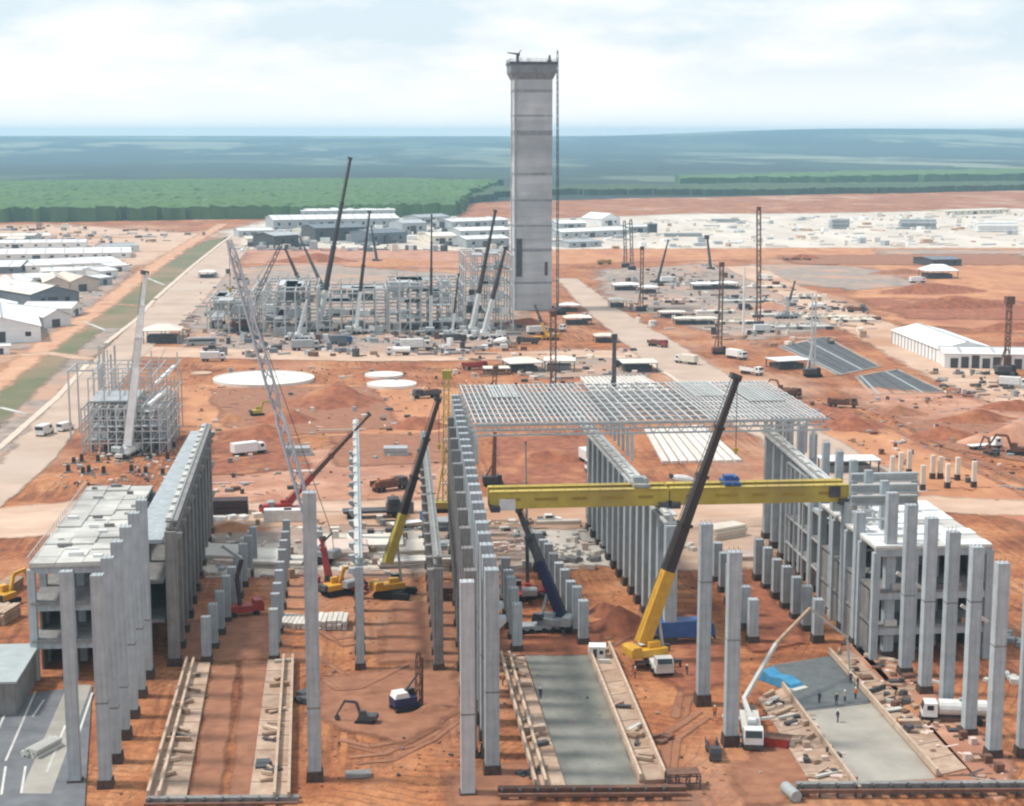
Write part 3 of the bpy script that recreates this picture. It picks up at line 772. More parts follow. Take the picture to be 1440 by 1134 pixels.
# ================================================================== YELLOW BRIDGE CRANES
def bridge(u0, u1, label, cabin_right):
    z0 = 21.4; y = P(940, 710, z0).y; a = P(u0, 713, z0); b = P(u1, 706, z0); a.x *= y / a.y; b.x *= y / b.y
    t = thing('bridge_crane', label, 'crane', (a.x, y, z0), 0)
    Ln = b.x - a.x
    for k, oy in enumerate((0, 3.6)):
        g = MB(); hh = 2.7
        g.side([(0, .9), (1.6, 0), (Ln - 1.6, 0), (Ln, .9), (Ln, hh), (0, hh)], oy - .55, oy + .55); g.build('girder', M_YEL, t)
        MB().bb(0.1, oy - .75, hh + .003, Ln - .1, oy + .75, hh + .12).build('top_flange', M_YEL, t)
    for x in (0.9, Ln - .9): MB().box(x, 1.8, .1, 1.5, 6.2, 1.0).build('end_carriage', M_STEEL_D, t)
    for i in range(5):
        MB().box(Ln * (i + .7) / 5.4, -.62, 1.5, 3.6 if i % 2 else 2.4, .1, .42).build('service_plate', mat('ochre_plate', (.36, .24, .03), (.28, .18, .03), 1), t)
    rl = MB()
    for i in range(int(Ln / 1.9)): rl.box(.6 + i * 1.9, -.7, 3.3, .07, .07, 1.0)
    rl.box(Ln / 2, -.7, 3.8, Ln - .6, .06, .06); rl.build('handrail', M_YEL, t)
    if cabin_right:
        MB().box(Ln - 2.4, -.72, 1.7, 1.8, .3, 1.7).build('dark_hatch', M_STEEL_D, t)
    else:
        MB().box(2.8, -.75, .7, 2.6, .4, 1.8).build('white_box', M_TRUCKW, t)
    tr = MB(); xx = Ln * (.85 if not cabin_right else .35)
    tr.box(xx, 1.8, 3.2, 2.6, 4.6, .5); tr.box(xx - .4, 1.6, 3.9, 1.4, 1.6, 1.0); tr.tube((xx + .8, .6, 3.8), (xx + .8, 3.0, 3.8), .5, n=10)
    tr.build('hoist_trolley', M_BLUE if cabin_right else M_STEEL, t)
    return t
bridge(688, 939.5, 'left yellow overhead bridge girder spanning the hall with white box', False)
bridge(941, 1192, 'right yellow overhead bridge girder spanning the hall with black hatch', True)

# ================================================================== HALL ROOF STEELWORK
def hall_roof():
    z = 26.9
    nl, nr, fl = P(664, 613, z), P(1168, 611, z), P(646, 557, z)
    x0, x1, y0, y1 = (nl.x + fl.x) / 2, nr.x + 1.2, nl.y, fl.y
    t = thing('roof_steelwork', 'open galvanised steel roof grid over the far end of the great hall', 'roof', (x0, y0, z))
    W, D = x1 - x0, y1 - y0; n = 9
    for j in range(n + 1):
        y = D * j / n; mb = MB(); hh = 2.0
        mb.box(W / 2, y, 0, W, .32, .32); mb.box(W / 2, y, hh, W, .32, .32); k = 26
        for i in range(k):
            a, b = W * i / k, W * (i + 1) / k
            mb.beam((a, y, 0), ((a + b) / 2, y, hh), .16); mb.beam(((a + b) / 2, y, hh), (b, y, 0), .16)
        mb.build('truss', M_GALV, t)
    x = 0.4
    me1 = MB().bb(-.085, 0, 2.18, .085, D, 2.36).mesh('purlin', mat('bright_galvanised', (.62, .635, .63), (.52, .53, .53), .5, rough=.5))
    while x < W:
        link('purlin', me1, t, (x, 0, 0))
        x += 1.0 if x < W * .36 else (1.7 if x < W * .66 else .85)
    br = MB()
    for j in range(n):
        for i in range(8):
            a, b = W * i / 8, W * (i + 1) / 8
            br.beam((a, D * j / n, 2.0), (b, D * (j + 1) / n, 2.0), .14)
    br.build('cross_bracing', M_GALV, t)
    for (fx0, fx1, fy0, fy1) in ((.70, .80, .55, .98), (.84, .95, .40, .9), (.08, .17, .6, .95)):
        for i in range(9):
            a = fx0 + (fx1 - fx0) * i / 9; b = fx0 + (fx1 - fx0) * (i + .6) / 9
            MB().bb(W * a, D * fy0, 2.5, W * b, D * fy1, 2.56).build('roof_sheet', mat('pale_grey_sheet', (.44, .46, .45), (.36, .38, .375), .3, rough=.7), t)
    # posts that carry the roof on the column rows below
    for x in (0.5, W * .44, W - 3.0):
        for j in range(n + 1): MB().box(x, D * j / n, -2.6, .5, .5, 5.2).build('roof_post', M_GALV, t)
    return x0, x1, y0, y1
RX0, RX1, RY0, RY1 = hall_roof()

# ================================================================== LEFT AND RIGHT FRAME BUILDINGS
def frame_building(label, x0, x1, y0, y1, ztops, nx, ny, mroof, tiles, seed):
    rnd = random.Random(seed)
    t = thing('frame_building', label, 'building', (x0, y0, 0))
    W, D = x1 - x0, y1 - y0
    cm = MB().bb(-.55, -.55, -.3, .55, .55, ztops[-1] - .9).mesh('column', M_CONC)
    for j in range(ny + 1):
        for i in range(nx + 1):
            link('column', cm, t, (W * i / nx * .97 + W * .015, D * j / ny * .97 + D * .015, 0))
    for k, z in enumerate(ztops):
        top = k == len(ztops) - 1
        for j in range(ny + 1):
            MB().box(W / 2, D * j / ny * .97 + D * .015, z - .95, W - .1, .7, 1.1).build('floor_beam', M_CONC, t)
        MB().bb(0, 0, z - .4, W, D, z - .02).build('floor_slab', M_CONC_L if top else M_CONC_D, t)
    z = ztops[-1]
    for i in range(tiles[0]):
        for j in range(tiles[1]):
            if rnd.random() < .9:
                a, b = W / tiles[0], D / tiles[1]
                MB().bb(i * a + .06, j * b + .06, z - .015, (i + 1) * a - .06, (j + 1) * b - .06, z + rnd.uniform(.12, .3)).build('roof_plank', mroof, t)
    # added walls: keep the storeys dark inside and block sun from the left
    for k, z in enumerate(ztops):
        zb = 0 if k == 0 else ztops[k - 1]
        for i in range(nx):
            MB().bb(W * i / nx + .7, D * .62, zb + .01, W * (i + 1) / nx - .5, D * .62 + .3, z - .96).build('added_shade_wall', M_CONC_D, t)
        if k < 2: MB().bb(.2, D * .1, zb + .01, .5, D - .8, z - .97).build('added_shade_wall', M_CONC_D, t)
        MB().bb(W - .5, D * .25, zb + .01, W - .2, D - .8, z - .97).build('added_shade_wall', M_CONC_D, t)
    return t, W, D
p = P(40, 795, 17.7); q = P(212, 684, 17.7)
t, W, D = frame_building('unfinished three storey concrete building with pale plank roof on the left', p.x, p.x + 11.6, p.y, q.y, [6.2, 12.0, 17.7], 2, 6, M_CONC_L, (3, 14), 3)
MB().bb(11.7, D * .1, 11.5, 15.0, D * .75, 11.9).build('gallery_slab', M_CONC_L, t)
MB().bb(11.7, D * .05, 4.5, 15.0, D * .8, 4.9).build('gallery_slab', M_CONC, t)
for k in range(4): MB().box(13.5, D * (.18 + .16 * k), 12.2, 1.0, 4.5, .5).build('stored_plank', M_WHITE, t)
for k in range(16):
    MB().box(random.uniform(.5, 11), random.uniform(1, D - 1), 17.7 + random.uniform(.35, .6), random.uniform(.6, 2.2), random.uniform(.4, 1.2), random.uniform(.3, .7)).build('roof_debris', random.choice([M_CONC_L, M_CONC_D, M_WHITE]), t)
rail = MB()
for k in range(int(D / 2)): rail.box(-.2, k * 2, 18.3, .1, .1, 1.2)
rail.box(-.2, D / 2, 18.8, .08, D, .08); rail.build('edge_rail', M_GALV, t)
# grey gallery deck left of the runway
a, b, _ = ROWS['K']
t = thing('gallery', 'long flat grey concrete gallery deck left of the runway beam', 'building', (a.x - 6.3, a.y + 2, 0))
Lg = P(270, 601, 20).y - a.y - 2
MB().bb(0, 0, 18.6, 4.8, Lg, 19.2).build('deck', M_CONC, t)
for i in range(8): MB().bb(.3, Lg * i / 8, -.2, 1.4, Lg * i / 8 + 1.1, 18.6).build('column', M_CONC_D, t)
for k in (6.0, 12.2): MB().bb(0.1, 0.4, k, 4.7, Lg, k + .5).build('floor_slab', M_CONC_D, t)

p = P(1215, 772, 18.0); q = P(1400, 769, 18.0); r = P(1312, 706, 18.0)
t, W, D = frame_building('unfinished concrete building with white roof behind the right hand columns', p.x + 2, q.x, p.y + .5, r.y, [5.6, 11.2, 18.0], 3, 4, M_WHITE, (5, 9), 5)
for k in range(10):
    MB().box(random.uniform(1, W - 1), random.uniform(.3, 1.2), random.choice([5.9, 11.5]), random.uniform(.6, 2.4), .8, random.uniform(.4, 1.4)).build('stored_material', random.choice([M_CONC_L, M_STEEL_D, M_TIMBER]), t)
for i, (x, z, l) in enumerate(((W * .16, 14.4, 4.6), (W * .72, 9, 5.2))):
    MB().beam((x, -1.5, z), (x + l * .8, -2.0, z - l * .5), .5, .5).build('raking_prop', M_CONC_L, t)
# beams bridging behind the right columns
for k in range(3):
    a = P(1197, 672 + k * 15, 24); b = P(1290, 670 + k * 15, 24)
    t = thing('gantry_beam', f'{["upper", "middle", "lower"][k]} of three grey green beams right of the black crane hatch', 'beam', (a.x, a.y, 23.2 - 0.1 * k), atan2(b.y - a.y, b.x - a.x))
    Ln = (b - a).length
    mb = MB(); mb.bb(0, -.5, 0, Ln, .5, .35); mb.bb(0, -.18, .353, Ln, .18, 1.2); mb.bb(0, -.5, 1.203, Ln, .5, 1.5); mb.build('beam_body', M_STEEL, t)
    for x in (0.4, Ln - .4): MB().box(x, 0, -.35, .9, 1.2, .6).build('bearing', M_CONC_D, t)
# infill behind row D: dark steel framing of the lean-to
def frame(label, name, org, W, D, Hh, nx, ny, levels, m, mem=.35, floors=(), brace=True, seed=1, drop=.0, cat='steel frame'):
    rnd = random.Random(seed)
    t = thing(name, label, cat, org)
    cme = {}
    for j in range(ny + 1):
        for i in range(nx + 1):
            hh = Hh * (1 - (rnd.random() * drop))
            MB().box(W * i / nx, D * j / ny, hh / 2 - .1, mem, mem, hh + .2).build('column', m, t)
    for k in range(1, levels + 1):
        z = Hh * k / levels * (1 - drop * .5)
        for j in range(ny + 1): MB().box(W / 2, D * j / ny, z, W, mem * .62, mem * .9).build('beam', m, t)
        for i in range(nx + 1): MB().box(W * i / nx, D / 2, z - mem * .02, mem * .6, D, mem * .86).build('beam', m, t)
    if brace:
        for j in range(0, ny + 1, max(1, ny)):
            mb = MB()
            for i in range(nx):
                for k in range(levels):
                    if rnd.random() < .45: mb.beam((W * i / nx, D * j / ny, Hh * k / levels), (W * (i + 1) / nx, D * j / ny, Hh * (k + 1) / levels), mem * .4)
            if mb.v: mb.build('bracing', m, t)
    for z, fx0, fx1, fy0, fy1, fm in floors:
        MB().bb(W * fx0, D * fy0, Hh * z + .25, W * fx1, D * fy1, Hh * z + .42).build('floor', fm, t)
    return t
a, b, _ = ROWS['D']
frame('dark lean-to framework between the crowded row and the right building', 'lean_to', (a.x + .9, a.y + 1, 0), 3.6, 46, 20, 1, 8, 4, M_GALV, .4, [(.25, 0, 1, 0, .9, M_CONC_D), (.5, 0, 1, .1, 1, M_CONC_D), (.75, 0, 1, .2, .8, M_CONC)], True, 4)
# mid left pipe rack frame
p = P(128, 640); q = P(247, 640)
t = frame('grey steel pipe rack on the left with white crane boom rising before it', 'pipe_rack', (p.x - 2, p.y, 0), q.x - p.x, 26, 12.5, 10, 5, 4, M_GALV, .34, [(.25, .05, .95, .05, .9, M_ROOFG), (.5, .1, .9, .1, .95, M_ROOFG), (.75, .1, .8, .25, .7, M_GALV), (1.0, .05, .6, .2, .9, M_ROOFG)], True, 8, .12)
frame('sparse tall grey steel posts rising above the pipe rack', 'upper_steelwork', (p.x - 1, p.y + 6, 0), q.x - p.x - 1.5, 34, 22, 5, 4, 3, M_GALV, .30, [], True, 12, .3)
W = q.x - p.x
for k in range(16): MB().box(random.uniform(1, W - 3), random.uniform(2, 22), random.choice([3.2, 6.4, 9.4, 12.4]) + .9, random.uniform(1, 3), random.uniform(1, 3), random.uniform(.7, 1.8)).build('equipment', random.choice([M_WHITE, M_STEEL, M_STEEL_D, M_GALV]), t)
for k in range(2): MB().beam((W * (.78 + .04 * k), 1 + 9 * k, 12.5 + 4 * k), (W * (.95), 16 + 12 * k, 14.5 + 4 * k), .7, .7).build('pipe_run', M_WHITE, t)
p = P(100, 622)
frame('thin tall portal frame at the left of the pipe rack', 'portal_frame', (p.x, p.y, 0), 6.5, 14, 19, 1, 1, 1, M_GALV, .4, (), False, 3)
for i, u in enumerate((142, 149, 158, 164)):
    b = P(u, 560 + i % 2 * 6); zt = ZT(b, 486 + 6 * (i % 3))
    t = thing('steel_stanchion', f'{ORD[i]} from the left of four thin stanchions behind the pipe rack', 'stanchion', b, 0, 'stanchions behind the pipe rack')
    MB().box(0, 0, zt / 2 - .1, .55, .55, zt + .2).build('post', M_GALV, t); MB().box(0, 0, .2, 1.6, 1.6, .6).build('footing', M_CONC_D, t)
# boiler house steelwork in the middle distance
def boiler(u0, u1, vb, vt, depth, nx, ny, lev, label, seed, drop=.28):
    p, q = P(u0, vb), P(u1, vb); h = ZT(p, vt)
    rnd = random.Random(seed)
    fl = []
    for k in range(1, lev + 1):
        for s in range(3):
            a = rnd.uniform(0, .7); c = rnd.uniform(0, .6)
            fl.append((k / lev * (1 - drop * .5), a, min(1, a + rnd.uniform(.2, .4)), c, min(1, c + rnd.uniform(.25, .5)), rnd.choice([M_ROOFG, M_STEEL, M_ROOFG, M_GALV])))
    t = frame(label, 'boiler_steelwork', (p.x, p.y, 0), q.x - p.x, depth, h, nx, ny, lev, M_GALV, .55, fl, True, seed, drop, 'steelwork')
    for k in range(14):
        MB().box(rnd.uniform(.1, .9) * (q.x - p.x), rnd.uniform(.02, .8) * depth, rnd.choice([h * i / lev for i in range(lev)]) + 1.6, rnd.uniform(2, 7), rnd.uniform(2, 5), rnd.uniform(1.5, 3.8)).build('equipment', rnd.choice([M_STEEL, M_STEEL_D, M_GALV, M_WHITE, M_ROOFG]), t)
    return t
boiler(356, 446, 474, 400, 60, 6, 4, 3, 'grey boiler steelwork at the left with dark openings', 11)
boiler(448, 545, 470, 404, 40, 6, 3, 3, 'greenish grey boiler steelwork behind the two white based cranes', 13)
boiler(548, 652, 470, 392, 45, 7, 3, 4, 'dense grey boiler steelwork left of the concrete tower', 15)
boiler(655, 722, 466, 358, 40, 4, 3, 5, 'tall grey steelwork standing against the concrete tower', 16, .05)
boiler(292, 352, 470, 418, 50, 4, 3, 2, 'low open steelwork left of the boiler house', 17, .3)

# ================================================================== MACHINES
WHEEL = {}
def wheel_mesh(r, w):
    k = (round(r, 2), round(w, 2))
    if k not in WHEEL:
        mb = MB(); mb.tube((0, -w / 2, 0), (0, w / 2, 0), r, n=12)
        me = mb.mesh('wheel', M_RUBBER); me.materials.append(M_GALV)
        WHEEL[k] = me
    return WHEEL[k]
def wheels(t, xs, y, r=.5, w=.38):
    for x in xs:
        for s in (-1, 1): link('wheel', wheel_mesh(r, w), t, (x, s * y, r))
def boom_parts(t, root, tip, style, lower, upper, split, w, nsec=3):
    root, tip = Vector(root), Vector(tip)
    if style == 'tele':
        k = root.lerp(tip, split)
        if split > 0.01: MB().beam(root, k, w, w * 1.25, w * .92, w * 1.15).build('boom_section', lower, t)
        for i in range(nsec):
            a, b = k.lerp(tip, i / nsec), k.lerp(tip, (i + 1) / nsec); ww = w * (.8 - .5 * i / nsec)
            MB().beam(a, b, ww, ww * 1.2, ww * .95, ww * 1.1).build('boom_section', upper, t)
            MB().beam(b - (b - a).normalized() * .5, b, ww * 1.25, ww * 1.45).build('boom_collar', upper, t)
        dr = (tip - root).normalized(); sd = dr.cross(Vector((0, 0, 1))); up_ = sd.cross(dr).normalized() if sd.length > .01 else Vector((0, 1, 0))
        MB().beam(root + up_ * w * .9, tip + up_ * w * .55, .09).build('hoist_line', M_STEEL_D, t)
        MB().beam(tip - up_ * w * .35, tip + up_ * w * .75, w * .45, w * .5).build('boom_head', M_STEEL_D, t)
    else:
        n = max(8, int((tip - root).length / 2.6)); k = root.lerp(tip, split)
        if split > 0.01:
            mb = lattice(MB(), root, k, w, max(3, int(n * split)), w * .2); mb.build('boom_section', lower, t)
        mb = lattice(MB(), k, tip, w, max(4, int(n * (1 - split))), w * .2, w * .7); mb.build('boom_section', upper, t)
def hook(t, tip, ln, m=M_BLACK):
    tip = Vector(tip)
    MB().beam(tip, tip - Vector((0, 0, ln)), .09).build('hoist_rope', m, t)
    MB().taper(tip.x, tip.y, tip.z - ln - 1.0, tip.z - ln, .3, .3, .7, .6).build('hook_block', M_YEL, t)
def crane(label, base, tip, az=0, kind='truck', body=M_CRYEL, lower=M_TRUCKW, upper=M_BLACK, split=.3, boom='tele', w=1.1, s=1.0, root=None, hk=0, nsec=3, group=None, tipd=0, carm=None):
    b = P(*base); T = PD(tip[0], tip[1], b + FW * tipd)
    t = thing('mobile_crane' if kind == 'truck' else 'crawler_crane', label, 'crane', b, 0, group)
    rt = Vector((0, 0, 2.7 * s)) if root is None else PD(root[0], root[1], b) - b
    if root is not None: rt.z = max(rt.z, 1.8 * s)
    tp = T - b; a = R(az)
    ba = atan2(tp.y - rt.y, tp.x - rt.x) if hypot(tp.x - rt.x, tp.y - rt.y) > 1.5 else a
    def at(o, ang): o.rotation_euler = (0, 0, ang); return o
    if kind == 'truck':
        at(MB().bb(-5.6 * s, -1.25 * s, .75 * s, 6.2 * s, 1.25 * s, 1.5 * s).build('carrier', carm or body, t), a)
        at(MB().side([(4.4 * s, 1.51 * s), (6.3 * s, 1.51 * s), (6.3 * s, 2.0 * s), (5.9 * s, 2.7 * s), (4.4 * s, 2.7 * s)], -1.15 * s, 1.15 * s).build('carrier_cab', carm or body, t), a)
        at(MB().side([(6.33 * s, 2.05 * s), (5.97 * s, 2.66 * s), (5.93 * s, 2.64 * s), (6.29 * s, 2.03 * s)], -1.0 * s, 1.0 * s).build('windscreen', M_GLASS, t), a)
        for x in (-4.4, -2.9, -.8, .7, 3.2, 5.0):
            for q in (-1, 1):
                link('wheel', wheel_mesh(.55 * s, .45 * s), t, (s * (x * cos(a) - q * 1.1 * sin(a)), s * (x * sin(a) + q * 1.1 * cos(a)), .55 * s), a)
        for x in (-5.0, 2.0):
            for q in (-1, 1):
                mb = MB(); mb.bb(x * s - .22 * s, q * .9 * s, .85 * s, x * s + .22 * s, q * 3.2 * s, 1.2 * s); mb.bb(x * s - .18 * s, q * 2.9 * s, 0, x * s + .18 * s, q * 3.2 * s, .849 * s); mb.bb(x * s - .5 * s, q * 2.6 * s, -.1, x * s + .5 * s, q * 3.5 * s, .12 * s)
                at(mb.build('outrigger', M_STEEL_D, t), a)
    else:
        for q in (-1, 1):
            mb = MB(); pr = [(-3.4, .5), (-3.0, 0), (3.0, 0), (3.4, .5), (3.0, 1.1), (-3.0, 1.1)]
            mb.side([(x * s, z * s) for x, z in pr], q * 2.1 * s - .5 * s, q * 2.1 * s + .5 * s)
            at(mb.build('track', M_RUBBER, t), a)
        at(MB().bb(-1.6 * s, -1.7 * s, .5 * s, 1.6 * s, 1.7 * s, 1.25 * s).build('undercarriage', M_STEEL_D, t), a)
    sp = MB(); sp.bb(-2.8 * s, -1.2 * s, 1.52 * s, 1.4 * s, 1.2 * s, 2.5 * s); sp.bb(-1.2 * s, -.5 * s, 2.503 * s, .6 * s, .5 * s, 3.3 * s)
    at(sp.build('superstructure', body, t), ba)
    at(MB().side([(-4.3 * s, 1.7 * s), (-2.82 * s, 1.6 * s), (-2.82 * s, 3.1 * s), (-4.0 * s, 3.1 * s), (-4.3 * s, 2.8 * s)], -1.45 * s, 1.45 * s).build('counterweight', body if kind != 'truck' or carm else M_STEEL, t), ba)
    at(MB().side([(.2 * s, 2.51 * s), (2.0 * s, 2.1 * s), (1.7 * s, 3.5 * s), (.2 * s, 3.5 * s)], 1.22 * s, 2.2 * s).build('operator_cab', M_GLASS, t), ba)
    boom_parts(t, rt, tp, boom, lower, upper, split, w, nsec)
    if boom == 'tele' and split > .05:
        k = rt.lerp(tp, split * .6); f = Vector((cos(ba), sin(ba), 0)) * 1.2 * s + Vector((0, 0, 1.9 * s))
        MB().tube(f, k - Vector((0, 0, w * .6)), .26 * s, .2 * s, 8).build('lift_cylinder', M_STEEL, t)
    if boom == 'lattice' and tp.z > 22:
        m = MB(); g = Vector((-cos(ba), -sin(ba), 0)) * 3.2 * s + Vector((0, 0, 6.2 * s))
        m.beam(Vector((0, 0, 3 * s)), g, .3, .3); m.beam(g, rt.lerp(tp, .96), .1, .1); m.beam(g, Vector((-cos(ba) * 3.6 * s, -sin(ba) * 3.6 * s, 3.0 * s)), .12, .12)
        m.build('back_stay', M_STEEL_D, t)
    if hk: hook(t, tp, hk)
    return t
M_LILAC = mat('lilac_grey_paint', (.44, .43, .45), (.35, .34, .36), .8)
# the big yellow crane and its neighbours in the hall
crane('big yellow mobile crane with long black telescopic boom inside the great hall', (921, 934), (1037, 531), -88, 'truck', M_CRYEL, M_CRYEL, M_BLACK, .27, 'tele', 1.75, 1.12, (903, 904), 11, 4, carm=M_CONC_L)
crane('faded yellow crawler crane with black boom between the two medium column rows', (556, 838), (617, 562), -20, 'crawler', M_CRYEL, M_OLIVE, M_BLACK, .30, 'tele', 1.25, 1.0, (545, 792), 8, 3)
crane('small red crane with dark red boom leaning right on the red earth pad', (402, 722), (520, 583), 200, 'truck', M_REDP, M_REDP, M_RUST, .33, 'tele', 1.0, .9, (401, 714), 0, 3)
crane('navy blue crane leaning left beside the low column row in the hall', (770, 889), (729, 716), 5, 'truck', M_ROOFG, M_NAVY, M_STEEL_D, .52, 'tele', 1.25, 1.0, (790, 868), 0, 2)
crane('red crane with thin upright boom in front of the white debris in the hall', (742, 842), (739, 622), 30, 'truck', M_REDP, M_STEEL_D, M_TIMBER_L, .45, 'tele', .6, .9, None, 0, 2)
crane('red crane half hidden behind the very tall lone column', (476, 832), (452, 757), 160, 'truck', M_REDP, M_REDP, M_REDP, .5, 'tele', 1.2, .85, (462, 812), 0, 2)
crane('very long grey lattice boom crane rising past the tall lone column to upper left', (448, 792), (322, 338), 80, 'crawler', M_STEEL, M_LILAC, M_LILAC, .4, 'lattice', 1.6, 1.0, (436, 735), 9)
crane('white boom crane standing at the front of the pipe rack', (180, 642), (205, 384), 75, 'truck', M_TRUCKW, M_TRUCKW, M_TRUCKW, .45, 'tele', 2.0, 1.0, None, 0, 3)
# cranes round the boiler house
FARW = mat('far_white_boom', (0.66, 0.68, 0.67), (0.55, 0.57, 0.56), 1)
crane('tallest leaning boiler house crane with white base boom, tip above the green plantation', (449, 466), (493, 223), 10, 'truck', M_TRUCKW, FARW, M_BLACK, .2, 'tele', 1.7, 1.2, None, 0, 3)
crane('second tall boiler house crane with white base boom and dark jib, on red soil', (501, 470), (520, 298), 10, 'truck', M_TRUCKW, FARW, M_BLACK, .3, 'tele', 1.7, 1.2)
crane('upright dark boom crane in front of the dense boiler steelwork', (606, 471), (607, 303), 10, 'truck', M_STEEL, FARW, M_BLACK, .28, 'tele', 1.3, 1.2)
crane('leaning dark crane with white lower boom left of the concrete tower', (664, 470), (697, 297), 10, 'truck', M_TRUCKW, FARW, M_BLACK, .28, 'tele', 1.5, 1.2)
crane('shorter crane with white lower boom right against the concrete tower foot', (681, 477), (711, 349), 10, 'truck', M_TRUCKW, FARW, M_BLACK, .38, 'tele', 1.5, 1.2)
crane('rusty crawler crane leaning right at the far left of the boiler house', (343, 466), (399, 336), 0, 'crawler', M_RUST, M_RUST, M_STEEL_D, .2, 'lattice', 1.5, 1.3)
crane('dark maroon boom crane leaning left behind the boiler steelwork', (430, 424), (401, 350), 0, 'crawler', M_RUST, M_RUST, M_MAROON, .2, 'tele', 1.5, 1.1)
crane('thin dark boom crane leaning left in front of the far sheds', (452, 408), (421, 333), 0, 'crawler', M_STEEL_D, M_STEEL_D, M_STEEL_D, .2, 'tele', 1.3, 1.1)
crane('extremely tall slender dark lattice crane mast beside the concrete tower', (784, 442), (784, 71), 0, 'crawler', M_STEEL_D, M_STEEL_D, M_STEEL_D, .3, 'lattice', .95, 1.1)
# right hand side masts
def mast(label, base, tip, m, w=1.0, style='lattice', head=None, body=M_STEEL_D, s=1.0, z=0):
    b = P(*base); t = thing('drill_rig', label, 'drilling rig', b)
    T = PD(tip[0], tip[1], b) - b
    if style == 'lattice': lattice(MB(), (0, 0, .6), T, w, max(6, int(T.length / 2.2)), w * .17).build('mast', m, t)
    else: MB().beam((0, 0, .6), T, w, w, w * .7, w * .7).build('mast', m, t)
    for q in (-1, 1): MB().side([(-2.4 * s, .45 * s), (-2.1 * s, 0), (2.1 * s, 0), (2.4 * s, .45 * s), (2.1 * s, .9 * s), (-2.1 * s, .9 * s)], q * 1.3 * s - .35 * s, q * 1.3 * s + .35 * s).build('track', M_RUBBER, t)
    MB().bb(-2.6 * s, -1.3 * s, .91 * s, .9 * s, 1.3 * s, 2.3 * s).build('engine_house', body, t)
    MB().side([(.91 * s, .91 * s), (2.0 * s, .91 * s), (1.8 * s, 2.7 * s), (.91 * s, 2.7 * s)], -1.2 * s, -.2 * s).build('operator_cab', M_GLASS, t)
    MB().beam((-1.8 * s, 0, 2.2 * s), T * .45, .28 * s).build('backstay', m, t)
    if head: MB().box(T.x, T.y, T.z - head / 2, head * 1.1, head, head).build('mast_head', m, t)
    return t
mast('dark drilling mast in front of the tower on the haul road side', (778, 580), (778, 437), M_RUST, 1.5, 'lattice', 1.8)
mast('short dark drilling mast at the far left corner of the roof grid', (694, 553), (697, 515), M_RUST, 1.2, 'lattice', 1.6)
mast('dark drilling mast beyond the middle of the roof grid', (863, 566), (864, 470), M_STEEL_D, 1.4, 'box', 1.5)
mast('thick dark drilling mast on red soil right of the haul road', (1012, 498), (1015, 369), M_RUST, 1.3, 'lattice', 1.6, M_RUST, 1.1)
mast('tall thin dark red mast among the pale foundations on the right', (1067, 460), (1067, 291), M_RUST, 1.5, 'lattice', 1.5)
mast('left one of twin dark masts on the far grey mound', (880, 376), (878, 310), M_STEEL_D, 1.5, 'lattice')
mast('right one of twin dark masts on the far grey mound', (889, 380), (887, 308), M_STEEL_D, 1.5, 'lattice')
mast('dark mast in front of the twin masts beside white cabins', (902, 438), (903, 347), M_RUST, 1.3, 'lattice', 1.6)
mast('short bent dark mast on the edge of the white yard', (1000, 382), (994, 331), M_STEEL_D, 1.5, 'box', 2.4)
mast('dark mast with cross head at the right edge by the white shed', (1415, 528), (1420, 417), M_RUST, 1.4, 'lattice', 2.6, M_STEEL_D, 1.4)
mast('pale slim mast left of the dark lined basin', (1143, 530), (1145, 417), M_GALV, 1.2, 'lattice', None, M_STEEL_D, 1.2)
mast('yellow lattice piling mast with black box head left of the hall roof', (626, 720), (628, 521), M_OLIVE, 1.1, 'lattice', 1.8, M_OLIVE, 1.0)
mast('dark drilling mast seen through the hall under the roof grid', (694, 683), (696, 608), M_RUST, 1.1, 'box', None, M_STEEL_D)
b = P(1045, 474); t = thing('light_pole', 'white slender pole beside the dark red mast on the right', 'pole', b)
MB().tube((0, 0, 0), (0, 0, ZT(b, 375)), .55, .4, 8).build('shaft', M_TRUCKW, t); MB().box(0, 0, .3, 2, 2, .8).build('footing', M_CONC_D, t)

